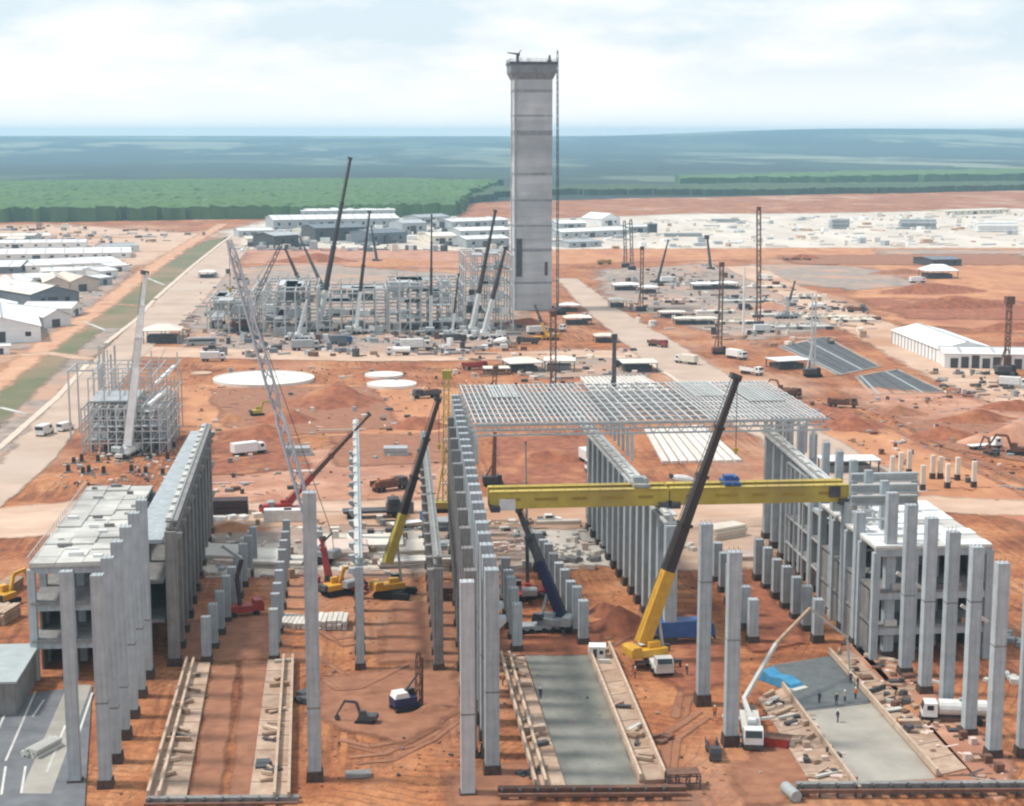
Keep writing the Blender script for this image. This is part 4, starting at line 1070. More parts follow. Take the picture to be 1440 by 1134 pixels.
# ------------------------------------------------------------ trucks, vans, earth movers
def truck(label, px, az, kind='flatbed', cabm=M_TRUCKW, bedm=M_STEEL, s=1.0, group=None, name='truck'):
    t = thing(name, label, 'truck', P(*px), R(az), group)
    if s != 1.0: t.scale = (s, s, s)
    MB().bb(-4.3, -.5, .75, 4.2, .5, 1.05).build('chassis', M_STEEL_D, t)
    cb = MB().side([(2.3, 1.06), (4.3, 1.06), (4.3, 2.0), (4.0, 2.95), (2.3, 2.95)], -1.2, 1.2).build('cab', cabm, t)
    MB().side([(4.34, 2.02), (4.05, 2.85), (4.0, 2.83), (4.29, 2.0)], -1.05, 1.05).build('windscreen', M_GLASS, cb)
    for q in (-1, 1): MB().bb(2.8, q * 1.205 - .01, 2.0, 3.7, q * 1.205 + .01, 2.7).build('side_window', M_GLASS, cb)
    MB().bb(4.3, -1.1, .55, 4.45, 1.1, 1.0).build('bumper', M_STEEL_D, t)
    wheels(t, (-3.4, -2.1, 3.3), 1.05, .5, .4)
    if kind == 'flatbed': MB().bb(-4.5, -1.25, 1.06, 2.1, 1.25, 1.3).build('bed', bedm, t)
    elif kind == 'box':
        MB().bb(-4.5, -1.25, 1.06, 2.1, 1.25, 3.4).build('cargo_box', bedm, t); MB().bb(-4.53, -1.1, 1.2, -4.5, 1.1, 3.3).build('rear_door', bedm, t)
    elif kind == 'tipper':
        mb = MB(); mb.bb(-4.5, -1.25, 1.2, 2.0, 1.25, 1.35); mb.bb(-4.5, -1.25, 1.353, 2.0, -1.1, 2.5); mb.bb(-4.5, 1.1, 1.353, 2.0, 1.25, 2.5); mb.bb(1.85, -1.09, 1.353, 2.0, 1.09, 2.9)
        mb.build('tipper_body', bedm, t); MB().taper(-1.3, 0, 1.36, 2.75, 6.0, 2.1, 3.2, .7).build('load', M_HEAP, t)
    elif kind == 'mixer':
        mb = MB(); mb.tube((-4.2, 0, 3.2), (-3.0, 0, 2.9), .5, 1.05, 12); mb.tube((-3.0, 0, 2.9), (-.5, 0, 2.4), 1.06, 1.15, 12); mb.tube((-.5, 0, 2.4), (1.5, 0, 2.0), 1.15, .55, 12)
        mb.build('drum', bedm, t); MB().side([(-4.6, 3.1), (-3.9, 3.0), (-3.9, 4.0), (-4.6, 4.2)], -.5, .5).build('hopper', M_STEEL_D, t)
        MB().beam((-4.5, 0, 2.6), (-5.4, .3, 1.4), .5, .2).build('chute', M_STEEL, t)
    elif kind == 'tank':
        MB().tube((-4.4, 0, 2.2), (2.0, 0, 2.2), 1.1, n=14).build('tank', bedm, t); MB().bb(-1.5, -.4, 3.25, -.7, .4, 3.5).build('hatch', M_STEEL, t)
    return t
def car(label, px, az, m=M_TRUCKW, kind='pickup', s=1.0, group=None):
    t = thing({'pickup': 'pickup_truck', 'van': 'van', 'bus': 'bus'}[kind], label, {'pickup': 'pickup', 'van': 'van', 'bus': 'bus'}[kind], P(*px), R(az), group)
    if s != 1: t.scale = (s, s, s)
    if kind == 'pickup':
        MB().side([(-2.6, .5), (2.6, .5), (2.6, .95), (1.3, 1.1), (.7, 1.75), (-.9, 1.75), (-1.0, 1.1), (-2.6, 1.1)], -.92, .92).build('body', m, t)
        MB().side([(1.27, 1.12), (.73, 1.7), (.78, 1.72), (1.34, 1.13)], -.8, .8).build('windscreen', M_GLASS, t)
        MB().bb(-2.5, -.8, 1.101, -1.1, .8, 1.13).build('load_bed', M_STEEL_D, t)
        for q in (-1, 1): MB().bb(-.8, q * .925 - .008, 1.15, .75, q * .925 + .008, 1.62).build('side_window', M_GLASS, t)
        wheels(t, (-1.7, 1.7), .8, .38, .26)
    elif kind == 'van':
        MB().side([(-2.7, .5), (2.7, .5), (2.75, 1.1), (2.1, 1.4), (1.3, 2.4), (-2.6, 2.45)], -1.0, 1.0).build('body', m, t)
        MB().side([(2.1, 1.45), (1.36, 2.33), (1.42, 2.36), (2.17, 1.47)], -.88, .88).build('windscreen', M_GLASS, t)
        for q in (-1, 1): MB().bb(.4, q * 1.005 - .008, 1.45, 1.5, q * 1.005 + .008, 2.1).build('side_window', M_GLASS, t)
        MB().bb(-2.72, -.9, 1.5, -2.68, .9, 2.2).build('rear_window', M_GLASS, t)
        wheels(t, (-1.7, 1.8), .9, .4, .28)
    else:
        MB().bb(-5.5, -1.25, .5, 5.5, 1.25, 3.1).build('body', m, t)
        for q in (-1, 1): MB().bb(-5.0, q * 1.255 - .008, 1.7, 5.2, q * 1.255 + .008, 2.5).build('window_band', M_GLASS, t)
        MB().bb(5.5, -1.1, 1.4, 5.53, 1.1, 2.8).build('windscreen', M_GLASS, t)
        wheels(t, (-3.4, 3.6), 1.1, .5, .35)
    return t
def excavator(label, px, az, m=M_CRYEL, s=1.0, reach=(3.6, 4.4, 6.2, .6), sw=None):
    t = thing('excavator', label, 'excavator', P(*px), R(az)); t.scale = (s, s, s)
    for q in (-1, 1): MB().side([(-2.1, .45), (-1.8, 0), (1.8, 0), (2.1, .45), (1.8, .9), (-1.8, .9)], q * 1.15 - .3, q * 1.15 + .3).build('track', M_RUBBER, t)
    MB().bb(-1.9, -1.25, 1.0, 1.2, 1.25, 1.95).build('house', m, t)
    MB().side([(-2.6, 1.1), (-1.91, 1.0), (-1.91, 2.1), (-2.5, 2.0)], -1.2, 1.2).build('counterweight', M_STEEL_D, t)
    cb = MB().side([(-.3, 1.96), (1.2, 1.96), (1.0, 2.95), (-.3, 2.95)], .25, 1.2).build('cab', m, t)
    MB().side([(1.24, 2.0), (1.05, 2.9), (1.01, 2.9), (1.2, 2.0)], .33, 1.12).build('windscreen', M_GLASS, cb)
    x1, z1, x2, z2 = reach
    MB().beam((1.0, -.1, 1.7), (x1 * .55, -.1, z1), .4, .55, .38, .6).beam((x1 * .55, -.1, z1), (x1 + .8, -.1, z1 + .1), .38, .55, .34, .45).build('boom', m, t)
    MB().beam((x1 + .7, -.1, z1 + .3), (x2, -.1, z2 + .9), .32, .5, .28, .3).build('stick', m, t)
    MB().side([(x2 - .1, z2 + 1.0), (x2 + .5, z2 + .5), (x2 + .2, z2 - .2), (x2 - .7, z2 - .1), (x2 - .5, z2 + .3)], -.55, .35).build('bucket', M_STEEL_D, t)
    MB().tube((1.1, -.1, 1.3), (x1 * .5, -.1, z1 * .82), .12, n=6).build('boom_cylinder', M_STEEL, t)
    return t
excavator('small excavator with raised orange arm digging left of the drilling rig', (514, 1017), 165, M_STEEL_D, .66)
# the drilling rig in the front pit
b = P(572, 998); t = thing('drill_rig', 'dark drilling rig with upright rusty mast and white engine cover in the front', 'drilling rig', b, R(20)); t.scale = (.85,) * 3
for q in (-1, 1): MB().side([(-2.6, .5), (-2.2, 0), (2.2, 0), (2.6, .5), (2.2, 1.0), (-2.2, 1.0)], q * 1.35 - .38, q * 1.35 + .38).build('track', M_RUBBER, t)
MB().bb(-2.6, -1.4, 1.05, 1.4, 1.4, 2.4).build('engine_house', M_NAVY, t)
MB().side([(-2.5, 2.41), (.2, 2.41), (-.2, 3.3), (-2.2, 3.3)], -1.2, 1.2).build('engine_cover', M_TRUCKW, t)
MB().side([(.4, 2.41), (1.6, 1.6), (1.5, 3.4), (.4, 3.4)], .3, 1.35).build('operator_cab', M_GLASS, t)
lattice(MB(), (2.0, 0, .4), (2.2, 0, 9.6), .75, 6, .13).build('mast', M_RUST, t)
MB().tube((2.75, 0, -.3), (2.85, 0, 8.6), .22, n=8).build('auger', M_RUST, t)
MB().beam((-1.0, 0, 2.4), (2.1, 0, 6.0), .25).build('backstay', M_STEEL_D, t)
# concrete pump with folded out arm
b = P(1056, 1038); t = thing('concrete_pump_truck', 'white concrete pump truck with long jointed arm reaching over the right slab', 'truck', b, R(-100))
MB().bb(-5.6, -.55, .75, 5.3, .55, 1.1).build('chassis', M_STEEL_D, t)
cb = MB().side([(3.4, 1.1), (5.4, 1.1), (5.4, 2.0), (5.1, 3.0), (3.4, 3.0)], -1.25, 1.25).build('cab', M_TRUCKW, t)
MB().side([(5.44, 2.02), (5.15, 2.9), (5.1, 2.88), (5.39, 2.0)], -1.1, 1.1).build('windscreen', M_GLASS, cb)
MB().bb(5.4, -1.2, .5, 5.55, 1.2, 1.05).build('bumper', M_STEEL_D, t)
MB().bb(-5.4, -1.25, 1.12, 3.3, 1.25, 2.0).build('pump_body', M_CONC_L, t)
MB().side([(-6.6, 1.0), (-5.41, .9), (-5.41, 2.1), (-6.7, 2.2)], -1.0, 1.0).build('hopper', M_STEEL_D, t)
MB().bb(-2.0, -.6, 2.003, 2.6, .6, 2.9).build('boom_cradle', M_CONC_L, t)
wheels(t, (-3.6, -2.2, 2.6, 4.0), 1.1, .52, .42)
for x in (-4.6, 2.0):
    for q in (-1, 1): MB().beam((x, q * 1.1, 1.0), (x + (-1.2 if x < 0 else 1.0), q * 3.6, .9), .3, .35).build('outrigger', M_TRUCKW, t)
rot = Vector((0, 0, 0)); inv = lambda w: Vector(((w - b).x * cos(R(100)) - (w - b).y * sin(R(100)), (w - b).x * sin(R(100)) + (w - b).y * cos(R(100)), (w - b).z))
pk = [PD(1046, 984, b + FW * 7), PD(1091, 906, b + FW * 14), PD(1139, 856, b + FW * 22), PD(1191, 896, b + FW * 24), PD(1196, 952, b + FW * 24)]
pk = [inv(p) for p in pk]; pk.insert(0, Vector((1.4, 0, 2.7)))
MB().taper(1.4, 0, 1.9, 3.2, 1.5, 1.5, .9, .9).build('turret', M_TRUCKW, t)
for i in range(len(pk) - 1):
    w = .62 - .09 * i
    MB().beam(pk[i], pk[i + 1], w, w * 1.2, w * .85, w).build('arm_section', M_CONC_L if i != 2 else M_TIMBER, t)
# red aerial concrete arm on the left
b = P(338, 866); t = thing('concrete_pump_truck', 'red pump truck with bent dark arm left of the twin strips', 'truck', b, R(15))
MB().bb(-3.2, -1.2, .8, 2.2, 1.2, 1.9).build('pump_body', M_REDP, t); wheels(t, (-2.4, -1.2, 2.6), 1.05, .5, .4)
cb = MB().side([(2.25, .8), (3.9, .8), (3.9, 1.8), (3.6, 2.7), (2.25, 2.7)], -1.15, 1.15).build('cab', M_REDP, t); MB().side([(3.94, 1.85), (3.66, 2.6), (3.62, 2.6), (3.9, 1.85)], -1, 1).build('windscreen', M_GLASS, cb)
pts = [Vector((0, 0, 1.9))] + [PD(u, v, b) - b for u, v in ((333, 812), (340, 787), (312, 768))]
pts = [Vector((p.x * cos(R(15)) + p.y * sin(R(15)), -p.x * sin(R(15)) + p.y * cos(R(15)), p.z)) for p in pts]
for i in range(3): MB().beam(pts[i], pts[i + 1], .6 - .12 * i, .75 - .12 * i).build('arm_section', M_MAROON if i < 2 else M_STEEL, t)

for a in (
    ('white truck with cab facing front at the right under the tall columns', (1340, 1016), 168, 'tank', M_TRUCKW, M_TRUCKW),
    ('dark truck parked beside the front lone hall column', (1003, 1062), -95, 'tipper', M_STEEL_D, M_STEEL_D, .62),
    ('white box truck seen under the roof grid inside the hall', (828, 652), -80, 'box', M_TRUCKW, M_TRUCKW),
    ('white mixer truck standing right of the white box truck', (848, 664), 185, 'mixer', M_TRUCKW, M_TRUCKW),
    ('blue flatbed truck with light blue load in the hall', (962, 903), 4, 'box', M_BLUE, M_BLUE, 1.1),
    ('white truck on red soil right of the thick dark mast', (1036, 505), -60, 'box', M_TRUCKW, M_TRUCKW),
    ('white tipper truck just right of the black boom tip', (1057, 527), -55, 'tipper', M_TRUCKW, M_TRUCKW),
    ('blue truck with white load at the yellow crawler boom', (579, 742), 20, 'flatbed', M_BLUE, M_TRUCKW),
    ('dark low loader trailer truck on the site road in the middle', (524, 728), 3, 'flatbed', M_STEEL_D, M_STEEL_D, 1.4),
    ('long white lorry parked in front of the boiler house', (585, 493), 2, 'box', M_TRUCKW, M_TRUCKW, 1.3),
    ('grey lorry parked by the left boiler steelwork', (430, 493), 4, 'box', M_STEEL, M_ROOFG, 1.2),
    ('white lorry behind the yellow girder near the big black boom', (968, 690), 10, 'mixer', M_TRUCKW, M_TRUCKW),
    ('dark lorry on the gravel left of the yellow piling mast', (548, 690), 30, 'tipper', M_STEEL_D, M_RUST),
    ('orange loader truck on red earth right of the hall roof', (1108, 560), 20, 'tipper', M_RUST, M_RUST),
    ('small rusty truck on orange soil far right of the hall', (1185, 573), -20, 'tipper', M_RUST, M_RUST),
    ('white truck at the right edge beyond the orange soil', (1425, 545), -30, 'box', M_TRUCKW, M_TRUCKW),
    ('lorry at the right edge under the dusty mound', (1385, 632), 10, 'flatbed', M_TRUCKW, M_WHITE),
): truck(*a)
for a in (
    ('white van driving on the asphalt road at the left', (63, 612), 75, M_TRUCKW, 'van', 1.25),
    ('white pickup behind the white van on the left road', (92, 606), 62, M_TRUCKW, 'van'),
    ('white pickup on the haul road below the tower', (822, 446), -48, M_TRUCKW, 'pickup'),
    ('dark pickup beside the left dusty canopy', (298, 494), 10, M_STEEL_D, 'pickup', 1.3),
    ('grey bus parked beside the dusty canopy on the left', (284, 486), 5, M_ROOFG, 'bus'),
    ('white car on the site road below the girder', (772, 735), 0, M_TRUCKW, 'pickup'),
    ('black car left of the flat cream canopy', (872, 516), 20, M_STEEL_D, 'van'),
    ('dark van by the white cabins near the twin masts', (1048, 436), 0, M_STEEL_D, 'van', 1.2),
): car(*a)
excavator('orange excavator beside the big red heap left of the hall', (362, 585), 20, M_OLIVE, .9)
excavator('rusty excavator working on the red soil right of the roof grid', (1100, 553), 150, M_RUST, .9)
excavator('brown excavator near the right edge below the dusty mound', (1428, 640), 160, M_RUST, 1.1)
excavator('brown loader with raised arm at the foot of the dusty mound', (1394, 640), 100, M_RUST, .9)
excavator('orange excavator left of the flat slab stack in the yard', (470, 836), 30, M_CRYEL, 1.0)
excavator('yellow excavator at the far left edge among stacked timber', (8, 850), 60, M_CRYEL, 1.1)

for a in (
    ('white truck at the tower foot by the red spoil bank', (756, 470), 20, 'box', M_TRUCKW, M_TRUCKW),
    ('dark tipper between the tower foot and the site road', (742, 484), 170, 'tipper', M_STEEL_D, M_STEEL_D),
    ('white flatbed left of the white canopy below the tower', (782, 466), -40, 'flatbed', M_TRUCKW, M_TIMBER),
    ('white tank truck on the site road left of the upright crane', (560, 500), 175, 'tank', M_TRUCKW, M_TRUCKW),
    ('blue lorry at the foot of the greenish boiler steelwork', (480, 484), 5, 'box', M_BLUE, M_ROOFB),
    ('dark lorry at the foot of the dense boiler steelwork', (640, 482), 12, 'box', M_STEEL_D, M_STEEL_D),
    ('white mixer truck by the leaning crane foot', (700, 488), 150, 'mixer', M_TRUCKW, M_TRUCKW),
    ('white box truck driving up the haul road beside the roof grid', (965, 512), 130, 'box', M_TRUCKW, M_CREAM),
    ('red tipper on the haul road near the flat cream canopy', (925, 488), -52, 'tipper', M_REDP, M_RUST),
    ('white lorry among the pale foundations beside the grey heap', (940, 398), 10, 'box', M_TRUCKW, M_WHITE),
    ('white lorry at the far end of the pale haul road', (1075, 395), -30, 'box', M_TRUCKW, M_WHITE),
    ('white tank truck beside the pinkish heap', (1150, 436), 15, 'tank', M_TRUCKW, M_WHITE),
    ('dark tipper on the pale road above the arched shed', (1205, 440), -30, 'tipper', M_STEEL_D, M_RUST),
    ('white lorry parked above the dark lined basin', (1075, 468), 5, 'box', M_TRUCKW, M_WHITE),
    ('red lorry left of the small cream canopy behind the roof', (668, 520), 8, 'tipper', M_REDP, M_REDP),
    ('white lorry crossing the red earth under the long boom', (350, 640), 30, 'box', M_TRUCKW, M_WHITE),
    ('dark tipper on the red earth beside the round foundations', (600, 560), 200, 'tipper', M_STEEL_D, M_STEEL_D),
    ('white lorry on the site road left of the bar rows', (300, 508), 0, 'box', M_TRUCKW, M_WHITE),
    ('yellow tipper on the far orange terrace', (850, 372), 10, 'tipper', M_OLIVE, M_OLIVE),
    ('white lorry by the white peaked canopy', (1290, 398), 10, 'box', M_TRUCKW, M_WHITE),
): truck(*a)
for a in (
    ('slender dark crane leaning right over the white canopies by the twin masts', (925, 402), (940, 338), 0, 'crawler', M_STEEL_D, M_STEEL_D, M_BLACK, .25, 'tele', 1.0, 1.0),
    ('thin dark crane standing at the right foot of the boiler steelwork', (636, 474), (645, 386), 0, 'truck', M_TRUCKW, FARW, M_BLACK, .3, 'tele', 1.0, 1.0),
    ('small white boom crane left of the greenish boiler steelwork', (420, 478), (432, 420), 0, 'truck', M_TRUCKW, FARW, FARW, .4, 'tele', 1.0, 1.0),
    ('small yellow crane at the tower foot leaning left', (768, 478), (752, 430), 0, 'truck', M_CRYEL, M_CRYEL, M_STEEL_D, .4, 'tele', .9, .9),
    ('thin grey crane among the low pale foundations', (1105, 448), (1118, 396), 0, 'truck', M_STEEL, M_STEEL, M_STEEL_D, .4, 'tele', .9, .9),
    ('slender dark crane rising from the far camp behind the steelwork', (530, 372), (522, 318), 0, 'crawler', M_STEEL_D, M_STEEL_D, M_BLACK, .3, 'tele', 1.2, 1.0),
): crane(*a)
# ------------------------------------------------------------ people
def person_mesh():
    v = {'pelvis': (0, 0, .95), 'chest': (0, 0, 1.25), 'neck': (0, 0, 1.45), 'head': (.02, 0, 1.58), 'crown': (.02, 0, 1.70)}
    E = [('pelvis', 'chest'), ('chest', 'neck'), ('neck', 'head'), ('head', 'crown')]; rad = {'pelvis': (.15, .13), 'chest': (.18, .13), 'neck': (.07, .07), 'head': (.10, .10), 'crown': (.085, .085)}
    for s, n in ((1, 'l'), (-1, 'r')):
        v.update({'hip' + n: (0, .10 * s, .88), 'knee' + n: (.06 * s, .11 * s, .48), 'ankle' + n: (-.02 + .04 * s, .12 * s, .09), 'toe' + n: (.14 + .04 * s, .13 * s, .05), 'sh' + n: (0, .19 * s, 1.38), 'el' + n: (.03, .26 * s, 1.10), 'wr' + n: (.16, .23 * s, .90), 'ha' + n: (.21, .22 * s, .82)})
        E += [('pelvis', 'hip' + n), ('hip' + n, 'knee' + n), ('knee' + n, 'ankle' + n), ('ankle' + n, 'toe' + n), ('chest', 'sh' + n), ('sh' + n, 'el' + n), ('el' + n, 'wr' + n), ('wr' + n, 'ha' + n)]
        rad.update({'hip' + n: (.11, .11), 'knee' + n: (.075, .075), 'ankle' + n: (.05, .05), 'toe' + n: (.045, .04), 'sh' + n: (.08, .08), 'el' + n: (.055, .055), 'wr' + n: (.038, .038), 'ha' + n: (.045, .03)})
    names = list(v); ix = {n: i for i, n in enumerate(names)}
    me = bpy.data.meshes.new('skeleton'); me.from_pydata([v[n] for n in names], [(ix[a], ix[b]) for a, b in E], []); me.update()
    o = bpy.data.objects.new('skeleton', me); COL.objects.link(o)
    o.modifiers.new('s', 'SKIN'); sub = o.modifiers.new('d', 'SUBSURF'); sub.levels = 1; sub.render_levels = 1
    for i, n in enumerate(names): me.skin_vertices[0].data[i].radius = rad[n]
    me.skin_vertices[0].data[0].use_root = True
    dg = bpy.context.evaluated_depsgraph_get(); out = bpy.data.meshes.new_from_object(o.evaluated_get(dg))
    bpy.data.objects.remove(o); return out
def clothed(base, top, bottom):
    me = base.copy(); me.materials.clear()
    for m in (M_SKIN, top, bottom, M_RUBBER): me.materials.append(m)
    for p in me.polygons:
        z, y = p.center.z, abs(p.center.y)
        p.material_index = 0 if z > 1.46 or (z < .93 and y > .19 and z > .7) else (1 if z > .93 else (2 if z > .12 else 3)); p.use_smooth = True
    return me
PM = person_mesh()
VEST = mat('orange_vest', (.6, .16, .03), (.5, .12, .02), 4); OVER = mat('navy_overall', (.03, .04, .08), (.025, .03, .06), 4); BEI = mat('beige_shirt', (.42, .35, .25), (.36, .3, .2), 4)
BODY = [clothed(PM, OVER, OVER), clothed(PM, VEST, OVER), clothed(PM, BEI, OVER)]
HEL = [MB().lathe([(.125, 1.61), (.15, 1.615), (.118, 1.66), (.105, 1.72), (.05, 1.765), (.001, 1.775)], 10) for _ in (0,)][0]
HELM = [HEL.mesh('helmet', m) for m in (M_TRUCKW, M_YEL, M_BLUE)]
def person(label, px, az, k=0, h=0, z=0.0):
    p = P(px[0], px[1], z); t = thing('person', label, 'person', p, R(az))
    link('body', BODY[k], t); link('helmet', HELM[h], t, (.02, 0, 0)); t.scale = (1.06,) * 3
    return t
for i, (px, az, k, h, z, lb) in enumerate((
    ((1178, 1016), 200, 0, 0, .15, 'worker in navy overalls standing on the smooth fresh concrete slab'),
    ((1176, 992), 100, 0, 1, .25, 'worker in navy with yellow helmet at the edge of the rebar mat'),
    ((1152, 990), 40, 0, 2, .25, 'worker with blue helmet left on the rebar mat edge'),
    ((1188, 988), 150, 2, 0, .25, 'worker in beige shirt on the rebar mat'),
    ((1203, 984), 220, 1, 0, .25, 'worker in orange vest at the right side of the rebar mat'),
    ((1196, 962), 260, 0, 0, .25, 'worker in navy holding the pump hose end over the rebar'),
    ((1206, 968), 190, 0, 1, .25, 'worker with yellow helmet right beside the pump hose'),
    ((1261, 1026), 170, 1, 1, .1, 'worker in orange vest right of the fresh concrete slab'),
    ((893, 954), 20, 1, 0, 0, 'worker in orange vest left of the big crane outrigger'),
    ((966, 951), 200, 0, 0, 0, 'worker in navy right of the big crane carrier'),
    ((1005, 1010), 90, 1, 0, 0, 'worker in orange vest left of the front lone hall column'),
    ((594, 992), 160, 1, 0, 0, 'worker in orange vest right of the front drilling rig'),
    ((760, 984), 70, 0, 0, .7, 'worker in navy on the left strip beside the grey slab'),
    ((707, 964), 10, 1, 1, 0, 'worker in orange vest by the hall wall row foot'),
)): person(lb, px, az, k, h, z)

# ================================================================== SHEDS, CABINS, CANOPIES
def shed(label, A, B, depth, eave, rise=2.0, roof=M_WHITE, wall=M_WHITE, ridge='x', door=True, name='shed', over=.5, wins=True):
    a, b = P(*A), P(*B); d = (b - a); Ln = d.length
    t = thing(name, label, 'shed', a, atan2(d.y, d.x))
    MB().bb(0, 0, -.3, Ln, depth, eave).build('wall', wall, t)
    mb = MB(); o = over
    if ridge == 'x':
        for q in (0, 1):
            y0, y1 = (-o, depth / 2) if q == 0 else (depth / 2, depth + o); z0, z1 = (eave, eave + rise) if q == 0 else (eave + rise, eave)
            MB().quadbox([(-o, y0, z0 + .02), (Ln + o, y0, z0 + .02), (Ln + o, y1, z1 + .02), (-o, y1, z1 + .02), (-o, y0, z0 + .2), (Ln + o, y0, z0 + .2), (Ln + o, y1, z1 + .2), (-o, y1, z1 + .2)]).build('roof_slope', roof, t)
        for x in (0.01, Ln - .31): MB().side([(0, eave), (depth, eave), (depth / 2, eave + rise)], x, x + .3).build('gable', wall, t)
        for g in [c for c in KIDS[t.name] if c.name.startswith('gable')]:
            for v in g.data.vertices: v.co = (v.co.y, v.co.x, v.co.z)
            g.data.flip_normals()
    else:
        for q in (0, 1):
            x0, x1 = (-o, Ln / 2) if q == 0 else (Ln / 2, Ln + o); z0, z1 = (eave, eave + rise) if q == 0 else (eave + rise, eave)
            MB().quadbox([(x0, -o, z0 + .02), (x1, -o, z1 + .02), (x1, depth + o, z1 + .02), (x0, depth + o, z0 + .02), (x0, -o, z0 + .2), (x1, -o, z1 + .2), (x1, depth + o, z1 + .2), (x0, depth + o, z0 + .2)]).build('roof_slope', roof, t)
        MB().side([(0, eave), (Ln, eave), (Ln / 2, eave + rise)], .02, .3).build('gable', wall, t)
    if ridge == 'x':
        MB().bb(-over, depth / 2 - .5, eave + rise + .1, Ln + over, depth / 2 + .5, eave + rise + .35).build('ridge_cap', M_ROOFG, t)
        if Ln > 30 and roof in (M_WHITE, M_CREAM):
            for i in range(int(Ln / 11)):
                x = Ln * (i + .5) / int(Ln / 11); sl = rise / (depth / 2 + over)
                MB().quadbox([(x - .5, 1.5, eave + sl * 2 + .1), (x + .5, 1.5, eave + sl * 2 + .1), (x + .5, depth * .42, eave + sl * (depth * .42 + over) + .1), (x - .5, depth * .42, eave + sl * (depth * .42 + over) + .1), (x - .5, 1.5, eave + sl * 2 + .3), (x + .5, 1.5, eave + sl * 2 + .3), (x + .5, depth * .42, eave + sl * (depth * .42 + over) + .3), (x - .5, depth * .42, eave + sl * (depth * .42 + over) + .3)]).build('skylight', M_ROOFG, t)
    else: MB().bb(Ln / 2 - .4, -over, eave + rise + .1, Ln / 2 + .4, depth + over, eave + rise + .35).build('ridge_cap', M_ROOFG, t)
    if door:
        w = min(5, Ln * .3); MB().bb(Ln * .45 - w / 2, -.06, 0, Ln * .45 + w / 2, 0.04, eave * .75).build('door', M_STEEL_D, t)
    n = int(Ln / 9) if wins else 0
    for i in range(n):
        x = Ln * (i + .5) / n
        if abs(x - Ln * .45) > 4: MB().bb(x - 1.1, -.05, eave * .4, x + 1.1, .03, eave * .7).build('window', M_GLASS, t)
    return t
def canopy(label, px, w, d, h, roof=M_WHITE, rise=1.2, az=0, side=None):
    t = thing('canopy', label, 'canopy', P(*px), R(az))
    MB().taper(0, 0, h + .15, h + .15 + rise, w, d, w * .35, d * .25).build('roof', roof, t)
    MB().box(0, 0, h, w, d, .28).build('eave_frame', M_GALV, t)
    for x in (-.46, 0, .46):
        for y in (-.46, .46): MB().box(x * w, y * d, h / 2 - .1, .3, .3, h - .1).build('post', M_STEEL_D, t)
    if side: MB().bb(-w * .4, -d * .3, 0, w * .35, d * .4, h * .55).build('stored_goods', side, t)
    return t
